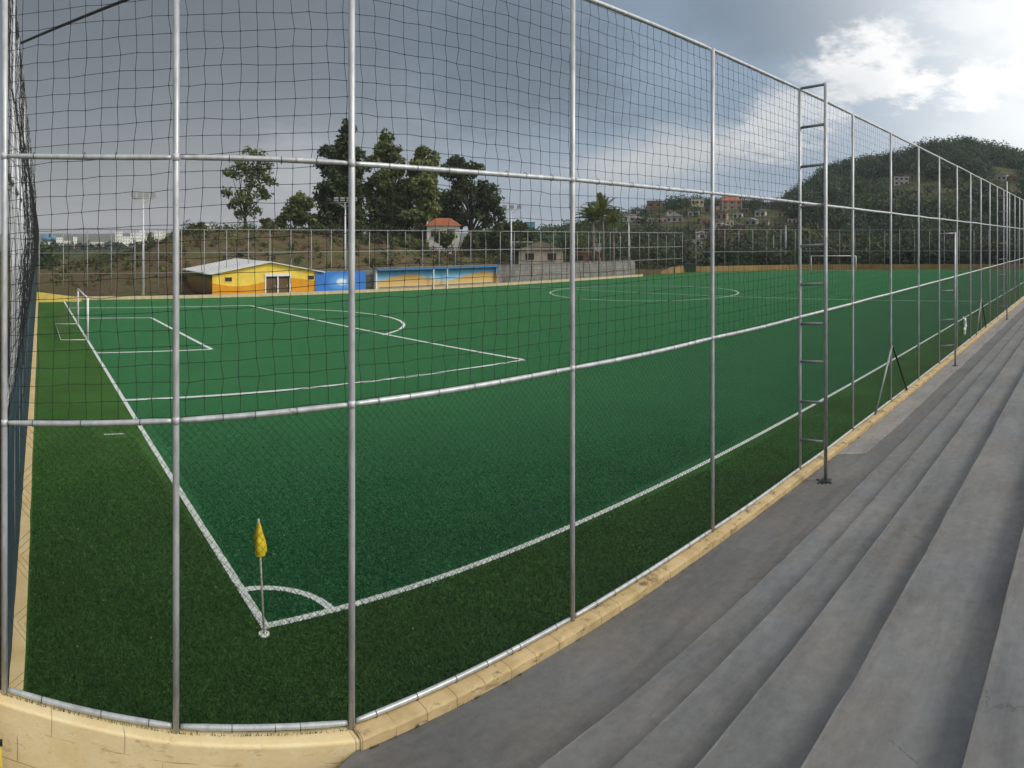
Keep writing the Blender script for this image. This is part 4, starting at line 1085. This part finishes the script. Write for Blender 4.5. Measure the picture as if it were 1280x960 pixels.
# wooded hill: one uncountable mass of crowns
def forest(name, pxr, rr, n, crown, leaf_n, leaf, mats, keep=None):
    px = rng.uniform(pxr[0], pxr[1], n); r = np.sqrt(rng.uniform(rr[0]**2, rr[1]**2, n))
    r = np.maximum(r, rc(px)+8)
    z = terrain(px, r); py = HY-(z-U)/r*F
    ok = np.ones(n, bool) if keep is None else keep(px, py, r)
    s = crown*rng.uniform(.5, 1.45, n)
    ok &= not_hiding(px, py, r, s)
    px, r, z, s = px[ok], r[ok], z[ok], s[ok]; n = len(px); t = (px-PX0)/F
    C = np.stack([r*np.sin(t), r*np.cos(t), z+s*.75], -1)
    R = np.stack([s, s, s*rng.uniform(.75, 1.15, n)], -1)
    pick_m = rng.integers(0, len(mats), n)
    g = MB()
    for q in range(len(mats)):
        w_ = pick_m == q
        if w_.sum(): leaves(g, C[w_], R[w_], int(leaf_n*w_.sum()*1.3), leaf, mi=q, gaps=.25)
    # trunks
    for q in range(0, n, 3):
        if crown < .5: break
        g.tube([(C[q,0], C[q,1], z[q]-.5), (C[q,0], C[q,1], C[q,2])], [.2,.1], 4, False)
    tag(g.build(name, [M[x] for x in mats]), kind='stuff')
clear = lambda px, py, r: ~(((px > 1072) & (px < 1232) & (py > 224) & (py < 268) & (rng.random(len(px)) < .86)) | ((px > 1240) & (px < 1275) & (py > 212) & (py < 232)))
forest('hill_forest', (985, 1560), (190, 440), 2700, 4.0, 120, .62, ['leaf_hill','leaf_hill','leaf_dark','leaf_hill2','leaf_hill2'], clear)
forest('ridge_trees', (1000, 1300), (396, 415), 190, 4.0, 110, .55, ['leaf_hill','leaf_dark'], lambda px, py, r: rng.random(len(px)) < .8)
forest('foothill_thicket', (790, 1500), (122, 230), 1000, 2.6, 190, .36, ['leaf_hill','leaf_dark','leaf_scrub','leaf_hill2'])
forest('village_trees', (690, 1000), (150, 420), 1500, 2.5, 120, .42, ['leaf_hill','leaf_dark','leaf_scrub','leaf_hill2'])
forest('valley_scrub', (20, 225), (92, 330), 560, 2.0, 120, .32, ['leaf_mid','leaf_olive','leaf_dark','leaf_hill2'], lambda px, py, r: (py-3.6/r*F > np.interp(px, [40, 110, 160, 190, 225], [306, 310, 317, 315, 294])) & (r > rc(px)+26) & (py < 337))
forest('distant_trees', (30, 260), (420, 640), 260, 3.0, 40, 1.2, ['leaf_hill','leaf_scrub'], lambda px, py, r: py > 309)
forest('bank_grass_tufts', (60, 660), (72, 130), 2600, .34, 14, .16, ['leaf_olive','leaf_pale','leaf_scrub'], lambda px, py, r: (r > rc(px)+3) & (np.sin(px*.05+r*.3)+np.sin(px*.13-r*.11) > -.6))
forest('bank_scrub', (110, 640), (80, 130), 340, .75, 60, .16, ['leaf_olive','leaf_scrub','leaf_dark'], lambda px, py, r: (r > rc(px)+6) & (rng.random(len(px)) < .9))
forest('mid_valley_trees', (600, 800), (115, 330), 420, 2.6, 120, .42, ['leaf_dark','leaf_hill','leaf_mid'], lambda px, py, r: r > rc(px)+35)

# ------------------------------------------------------------------ houses
HC = {'white': (.66,.64,.60), 'cream': (.58,.50,.38), 'brick': (.27,.15,.10), 'pink': (.42,.30,.25), 'grey': (.33,.32,.30), 'blue': (.10,.26,.42), 'terracotta': (.36,.11,.045), 'rust': (.24,.14,.10), 'slate': (.20,.20,.20), 'fibre': (.36,.35,.33), 'thatch': (.28,.23,.16), 'teal': (.10,.34,.40)}
for k_, c in list(HC.items()): M['h_'+k_] = plain('house_'+k_, c, .85, 0, .3, .5)
def house(px, py, r, w, h, wall, roof, label, kind='gable', d=None, name='house', cat='house', rows=1, cols=2, group=None, rot=0.0, parapet=False, foot=8.0):
    """py: foot of the wall in view; w, h in metres"""
    p = at(px, py, r); d = d or w*.8
    t = thing(name, p, label, cat, group); rz = -az(px)+rot
    ca, sa = math.cos(rz), math.sin(rz)
    def L(x, y, z): return (p.x+x*ca-y*sa, p.y+x*sa+y*ca, p.z+z)
    def lb(g, c, s): 
        q = L(*c); g.box(q, s, rz)
    g = MB(); lb(g, (0, d/2, h/2-foot/2), (w, d, h+foot)); wl = g.build('wall', M['h_'+wall], t)
    g = MB(); o = .35
    if kind == 'gable':
        hh = h+w*.2
        rt = [L(-w/2-o,-o,h-.05), L(0,-o,hh), L(w/2+o,-o,h-.05), L(-w/2-o,d+o,h-.05), L(0,d+o,hh), L(w/2+o,d+o,h-.05)]
        g.add(rt, [[0,1,4,3],[1,2,5,4],[0,2,1,1],[3,4,5,5],[0,3,5,2]])
    elif kind == 'hip':
        hh = h+w*.24
        rt = [L(-w/2-o,-o,h-.05), L(w/2+o,-o,h-.05), L(w/2+o,d+o,h-.05), L(-w/2-o,d+o,h-.05), L(-w*.22,d/2,hh), L(w*.22,d/2,hh)]
        g.add(rt, [[0,1,5,4],[1,2,5,5],[2,3,4,5],[3,0,4,4],[0,3,2,1]])
    else:
        lb(g, (0, d/2, h+.12), (w+.3, d+.3, .24))
    g.build('roof', M['h_'+roof], t)
    for a in range(rows):
        for c in range(cols):
            x = -w/2 + w*(c+.5)/cols; z_ = h*(a+.5)/rows+.1
            ww, wh = min(1.2, w/cols*.5), min(1.2, h/rows*.45)
            g = MB(); lb(g, (x, -.03, z_), (ww, .12, wh)); wn = g.build('window', M['dark_glass'], t)
            g = MB(); lb(g, (x, -.10, z_-wh/2-.05), (ww+.2, .16, .08)); g.build('sill', M['h_white'], wn)
    return t
house(554, 303, 104, 5.0, 2.6, 'white', 'terracotta', 'white house with a red tiled roof among the trees on the bank', 'hip', rows=1, cols=2, d=5)
house(482, 258, 128, 3.4, 4, 'brick', 'terracotta', 'reddish house glimpsed through the broad green tree', 'gable', cols=1)
house(398, 283, 118, 3.0, 1.5, 'white', 'fibre', 'tiny white hut behind the small sparse tree', 'flat', cols=1)
house(676, 331, 96, 6.2, 2.1, 'cream', 'thatch', 'open shed with a pale thatch coloured roof behind the grey wall', 'gable', name='shed', cat='shed', cols=2)
house(652, 324, 101, 3.2, 2.4, 'grey', 'fibre', 'small grey shed with flat roof left of the thatched shed', 'flat', name='shed', cat='shed', cols=1)
house(733, 331, 106, 4.2, 1.8, 'brick', 'rust', 'low orange brick house behind the grey wall under the palms', 'flat', cols=2)
house(748, 330, 109, 1.8, 3.0, 'white', 'fibre', 'narrow white building standing right of the orange brick house', 'flat', cols=2, d=2.5)
house(662, 300, 330, 5.2, 8.5, 'teal', 'teal', 'teal flat building far off behind the rounded dark bush', 'flat', cols=2)
house(692, 299, 330, 9, 4.2, 'white', 'fibre', 'far white houses block left of the palms', 'flat', cols=4)
house(716, 301, 310, 6, 5, 'cream', 'fibre', 'far cream house left of the palms near the fence post', 'gable')
# hill village
for a in HILL:
    house(a[0], a[1], a[2], a[3], a[4], a[5], a[6], a[7], a[8], cols=a[9], rows=2 if a[4] > 4 else 1, group='houses on the hillside', foot=3.0, rot=random.uniform(-.35,.35))
# white city blocks on the left skyline
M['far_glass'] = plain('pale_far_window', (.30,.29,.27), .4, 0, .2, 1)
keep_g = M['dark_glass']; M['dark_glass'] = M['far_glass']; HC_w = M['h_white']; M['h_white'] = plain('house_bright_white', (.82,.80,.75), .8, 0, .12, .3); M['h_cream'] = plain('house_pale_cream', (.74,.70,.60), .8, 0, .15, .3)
for a in [
    (74.5,306,700,7,6,'white','white','white block just right of the blue tank','flat',3,2),
    (83,307,690,8,4,'cream','fibre','low cream block on the skyline second from the blue tank','flat',4,1),
    (94,308,690,4,8,'white','fibre','thin white block standing alone left of the long cream row','flat',1,3),
    (105,309,680,8,3.5,'grey','fibre','low grey block with pale roof left of the long cream row','flat',4,1),
    (121,311,670,14,5.5,'cream','fibre','long low cream row left of the white tower','flat',6,2),
    (139,314,655,8,8,'cream','fibre','cream block touching the left side of the white tower','flat',3,3),
    (148.5,315,640,6.8,15.5,'white','white','tallest white tower block of the far apartments','flat',3,6),
    (158,315,645,8,12,'white','fibre','white apartment block just right of the tower','flat',3,5),
    (169,314,655,9.5,14,'white','white','broad white apartment block left of the floodlight pole','flat',4,5),
    (178,313,660,5.5,15.5,'white','white','narrow white apartment block behind the floodlight pole','flat',2,6),
    (187,312,665,7,11,'cream','fibre','cream apartment block behind the slim green tree','flat',3,4),
    (198,311,670,8,14,'white','white','white apartment block right of the slim green tree','flat',3,5),
    (207,309,680,7,13,'cream','fibre','rightmost cream apartment block beside the bank','flat',3,5),
    (153,321,480,7.5,4,'white','fibre','low white building below the white tower','flat',3,1),
    (108,316,560,7,3.5,'pink','rust','small pink house below the low grey block','gable',2,1),
    (97,319,520,5,3,'cream','rust','small cream house among the valley trees','gable',2,1),
    (126,319,540,6,3.5,'brick','rust','small brick house left of the low white building','gable',2,1),
    (252,287,400,10,3,'white','fibre','white flat building peeping over the bank crest','flat',4,1),
]:
    house(a[0], a[1], a[2], a[3], a[4]*1.22, a[5], a[6], a[7], a[8], cols=a[9], rows=a[10], name='apartment_block' if a[4] > 4.5 else 'house', cat='building' if a[4] > 4.5 else 'house', foot=14)
M['dark_glass'] = keep_g; M['h_white'] = HC_w
p = at(61, 298, 640)
t = thing('water_tank', p, 'large blue domed tank on the far left skyline', 'tank')
g = MB(); g.ball((p.x, p.y, p.z), (7.0, 7.0, 3.9), 20, 10); g.build('dome', M['h_blue'], t, True)
g = MB(); g.tube([(p.x, p.y, p.z-16), (p.x, p.y, p.z-2)], 4.5, 16); g.build('base', M['h_white'], t, True)

# stout utility poles behind the end fence
for px, py, lb in ((982, 282, 'thick concrete pole behind the end fence left of the ladder'), (967, 293, 'slim short pole beside the thick concrete pole')):
    r = 23.2*U; p = pos(px, r, 0); t_ = U+(HY-py)/F*r
    t = thing('utility_pole', (p.x, p.y, -.5), lb, 'pole')
    g = MB(); g.tube([(p.x, p.y, -.8), (p.x, p.y, t_)], [.22, .17] if px > 970 else [.10,.08], 8); g.build('shaft', M['pipe_dull'], t, True)
    g = MB(); g.box((p.x, p.y, t_-.3), (.9 if px > 970 else .4, .1, .1)); g.build('crossarm', M['pipe_dark'], t)

# ------------------------------------------------------------------ sky, sun, camera
w = bpy.data.worlds.new("World"); SC.world = w; w.use_nodes = True
nt = w.node_tree; nt.nodes.clear()
SUN_EL, SUN_AZ = math.radians(42), math.radians(150)     # azimuth from +Y towards +X
out = N(nt, 'ShaderNodeOutputWorld'); bg1 = N(nt, 'ShaderNodeBackground'); bg2 = N(nt, 'ShaderNodeBackground'); mxs = N(nt, 'ShaderNodeMixShader')
sky = N(nt, 'ShaderNodeTexSky', sky_type='NISHITA'); sky.sun_disc = False; sky.sun_elevation = SUN_EL; sky.sun_rotation = SUN_AZ
sky.air_density = 1.2; sky.dust_density = 1.5
nt.links.new(sky.outputs[0], bg1.inputs[0]); bg1.inputs[1].default_value = .12
tc = N(nt, 'ShaderNodeTexCoord'); D = tc.outputs['Generated']
def vdot(v, c):
    m_ = N(nt, 'ShaderNodeVectorMath', operation='DOT_PRODUCT'); nt.links.new(v, m_.inputs[0]); m_.inputs[1].default_value = c; return m_.outputs['Value']
sepd = N(nt, 'ShaderNodeSeparateXYZ'); nt.links.new(D, sepd.inputs[0]); dz = sepd.outputs[2]
# project the direction on a cloud deck so that clouds flatten to the horizon
den = math_(nt, 'ADD', math_(nt, 'MAXIMUM', dz, 0.0), .22)
cv = N(nt, 'ShaderNodeCombineXYZ')
nt.links.new(math_(nt, 'DIVIDE', sepd.outputs[0], den), cv.inputs[0]); nt.links.new(math_(nt, 'DIVIDE', sepd.outputs[1], den), cv.inputs[1])
def cn(scale, detail, rough, off=(0,0,0)):
    mp = N(nt, 'ShaderNodeMapping'); mp.inputs['Location'].default_value = off; nt.links.new(cv.outputs[0], mp.inputs[0])
    return noise(nt, scale, detail, rough, vec=mp.outputs[0])
n_big = cn(.75, 6, .55, (3.1,1.7,0)); n_mid = math_(nt, 'ADD', math_(nt, 'MULTIPLY', cn(1.9, 6, .55, (7.3,2.2,0)), .42), math_(nt, 'ADD', math_(nt, 'MULTIPLY', cn(5.0, 8, .62, (1.3,5.2,0)), .34), math_(nt, 'MULTIPLY', cn(11.0, 8, .62, (4.3,1.2,0)), .24)))
def unit(px, py):
    t = az(px); v = Vector((math.sin(t), math.cos(t), (HY-py)/F)); return tuple(v.normalized())
def blob(px, py, wx, wy, tilt=0.0, nz=.5, sharp=.15):
    """soft elliptical cloud patch about a sky direction; sizes in radians"""
    c = Vector(unit(px, py)); t = az(px); rt = Vector((math.cos(t), -math.sin(t), 0)); up = rt.cross(c)
    if up.z < 0: up = -up
    a = rt*math.cos(tilt)+up*math.sin(tilt); b_ = up*math.cos(tilt)-rt*math.sin(tilt)
    u1 = math_(nt, 'DIVIDE', math_(nt, 'SUBTRACT', vdot(D, tuple(a)), a.dot(c)), wx)
    u2 = math_(nt, 'DIVIDE', math_(nt, 'SUBTRACT', vdot(D, tuple(b_)), b_.dot(c)), wy)
    d2 = math_(nt, 'ADD', math_(nt, 'MULTIPLY', u1, u1), math_(nt, 'MULTIPLY', u2, u2))
    d = math_(nt, 'ADD', math_(nt, 'SQRT', d2), math_(nt, 'MULTIPLY', math_(nt, 'SUBTRACT', n_mid, .5), nz*6))
    mr = N(nt, 'ShaderNodeMapRange', interpolation_type='SMOOTHSTEP'); nt.links.new(d, mr.inputs[0])
    mr.inputs[1].default_value = 1.0; mr.inputs[2].default_value = sharp; mr.inputs[3].default_value = 0; mr.inputs[4].default_value = 1
    front = math_(nt, 'GREATER_THAN', vdot(D, tuple(c)), 0.0)
    return math_(nt, 'MULTIPLY', mr.outputs[0], front)
def smooth(v, a, b_):
    mr = N(nt, 'ShaderNodeMapRange', interpolation_type='SMOOTHSTEP'); nt.links.new(v, mr.inputs[0]); mr.inputs[1].default_value = a; mr.inputs[2].default_value = b_; return mr.outputs[0]
right = vdot(D, (math.sin(az(1330)), math.cos(az(1330)), 0))     # 1 towards the right edge
col = mix(nt, smooth(right, .35, .98), (.165,.180,.194), (.27,.365,.48))
low = math_(nt, 'MULTIPLY', smooth(dz, .30, .0), .85)
col = mix(nt, low, col, mix(nt, smooth(right, .2, .95), (.355,.352,.362), (.37,.465,.59)))
var = ramp(nt, n_big, [(.30, (.84,.86,.88)), (.70, (1.17,1.15,1.13))])
col = mix(nt, 1.0, col, var, 'MULTIPLY')
for (px, py, wx, wy, tl, nz, c, s_) in [
        (640, 70, .30, .17, 0, .35, (.120,.150,.182), .75),
        (950, 20, .26, .09, -.1, .4, (.20,.255,.32), .8),
        (370, 215, .10, .09, 0, .35, (.56,.57,.60), .5),
        (860, 192, .26, .06, .16, .34, (.66,.66,.66), .8),
        (985, 138, .13, .06, .45, .8, (.78,.79,.80), .8),
        (1115, 80, .11, .06, .05,1.0, (.97,.97,.96), .95),
        (1150, 100, .075, .03, -.1,1.0, (.97,.97,.97), .95),
        (1225, 103, .09, .04, .1,1.0, (.95,.96,.97), .9),
        (1070, 110, .07, .035, .4,1.0, (.80,.82,.84), .8),
        (1285, 90, .07, .035, .2,1.0, (.80,.84,.88), .8),
        (1240, 22, .16, .04, -.1, .9, (.55,.61,.68), .7),
        (1250, 165, .16, .04, .1, .5, (.52,.61,.70), .6),
        (1195, 62, .12, .022, .1, 1.0, (.40,.47,.55), .6)]:
    col = mix(nt, math_(nt, 'MULTIPLY', blob(px, py, wx, wy, tl, nz, .28 if nz >= .45 else .12), s_), col, c)
# unseen sky behind the viewer, brightness added to light the scene
back = vdot(D, (math.sin(SUN_AZ), math.cos(SUN_AZ), .35))
col = mix(nt, smooth(back, .05, .9), col, (1.85,1.81,1.72))
zen = smooth(dz, .45, .95)
col = mix(nt, math_(nt, 'MULTIPLY', zen, .8), col, (.72,.76,.80))
nt.links.new(col, bg2.inputs[0]); bg2.inputs[1].default_value = 1.0
mxs.inputs[0].default_value = .90
nt.links.new(bg1.outputs[0], mxs.inputs[1]); nt.links.new(bg2.outputs[0], mxs.inputs[2]); nt.links.new(mxs.outputs[0], out.inputs[0])

HAZE = .00022
if HAZE:
    g = MB(); g.box((0, 0, 40), (6400, 6400, 130))
    hz = bpy.data.materials.new('haze_air'); hz.use_nodes = True; hn = hz.node_tree; hn.nodes.clear()
    ho = N(hn, 'ShaderNodeOutputMaterial'); hv = N(hn, 'ShaderNodeVolumePrincipled'); hv.inputs['Color'].default_value = (.80,.86,.94,1)
    hv.inputs['Density'].default_value = HAZE; hn.links.new(hv.outputs[0], ho.inputs['Volume'])
    tag(g.build('haze', hz), kind='stuff')
sl = bpy.data.lights.new('sun', 'SUN'); sl.energy = 1.5; sl.angle = math.radians(14); sl.color = (1.0, .95, .87)
so = bpy.data.objects.new('sun', sl); COL.objects.link(so); so.location = (40, -60, 80)
sd_ = Vector((math.sin(SUN_AZ)*math.cos(SUN_EL), math.cos(SUN_AZ)*math.cos(SUN_EL), math.sin(SUN_EL)))
so.rotation_euler = sd_.to_track_quat('Z', 'Y').to_euler()

cd = bpy.data.cameras.new('camera'); cam = bpy.data.objects.new('camera', cd); COL.objects.link(cam); SC.camera = cam
cd.type = 'PANO'; cd.panorama_type = 'CENTRAL_CYLINDRICAL'
cd.central_cylindrical_range_u_min = -640/F; cd.central_cylindrical_range_u_max = 640/F
cd.central_cylindrical_range_v_min = -(960-HY)/F; cd.central_cylindrical_range_v_max = HY/F; cd.central_cylindrical_radius = 1
cd.clip_start = .05; cd.clip_end = 12000
cam.location = (0, 0, U); cam.rotation_euler = (PI/2, 0, -(640-PX0)/F)

SC.render.engine = 'CYCLES'
SC.view_settings.view_transform = 'Standard'; SC.view_settings.look = 'None'
SC.view_settings.exposure = 0; SC.view_settings.gamma = 1
SC.cycles.max_bounces = 5; SC.cycles.diffuse_bounces = 3; SC.cycles.transparent_max_bounces = 8
SC.cycles.use_denoising = True; SC.cycles.denoiser = 'OPENIMAGEDENOISE'; SC.cycles.denoising_input_passes = 'RGB_ALBEDO_NORMAL'; SC.cycles.denoising_prefilter = 'ACCURATE'
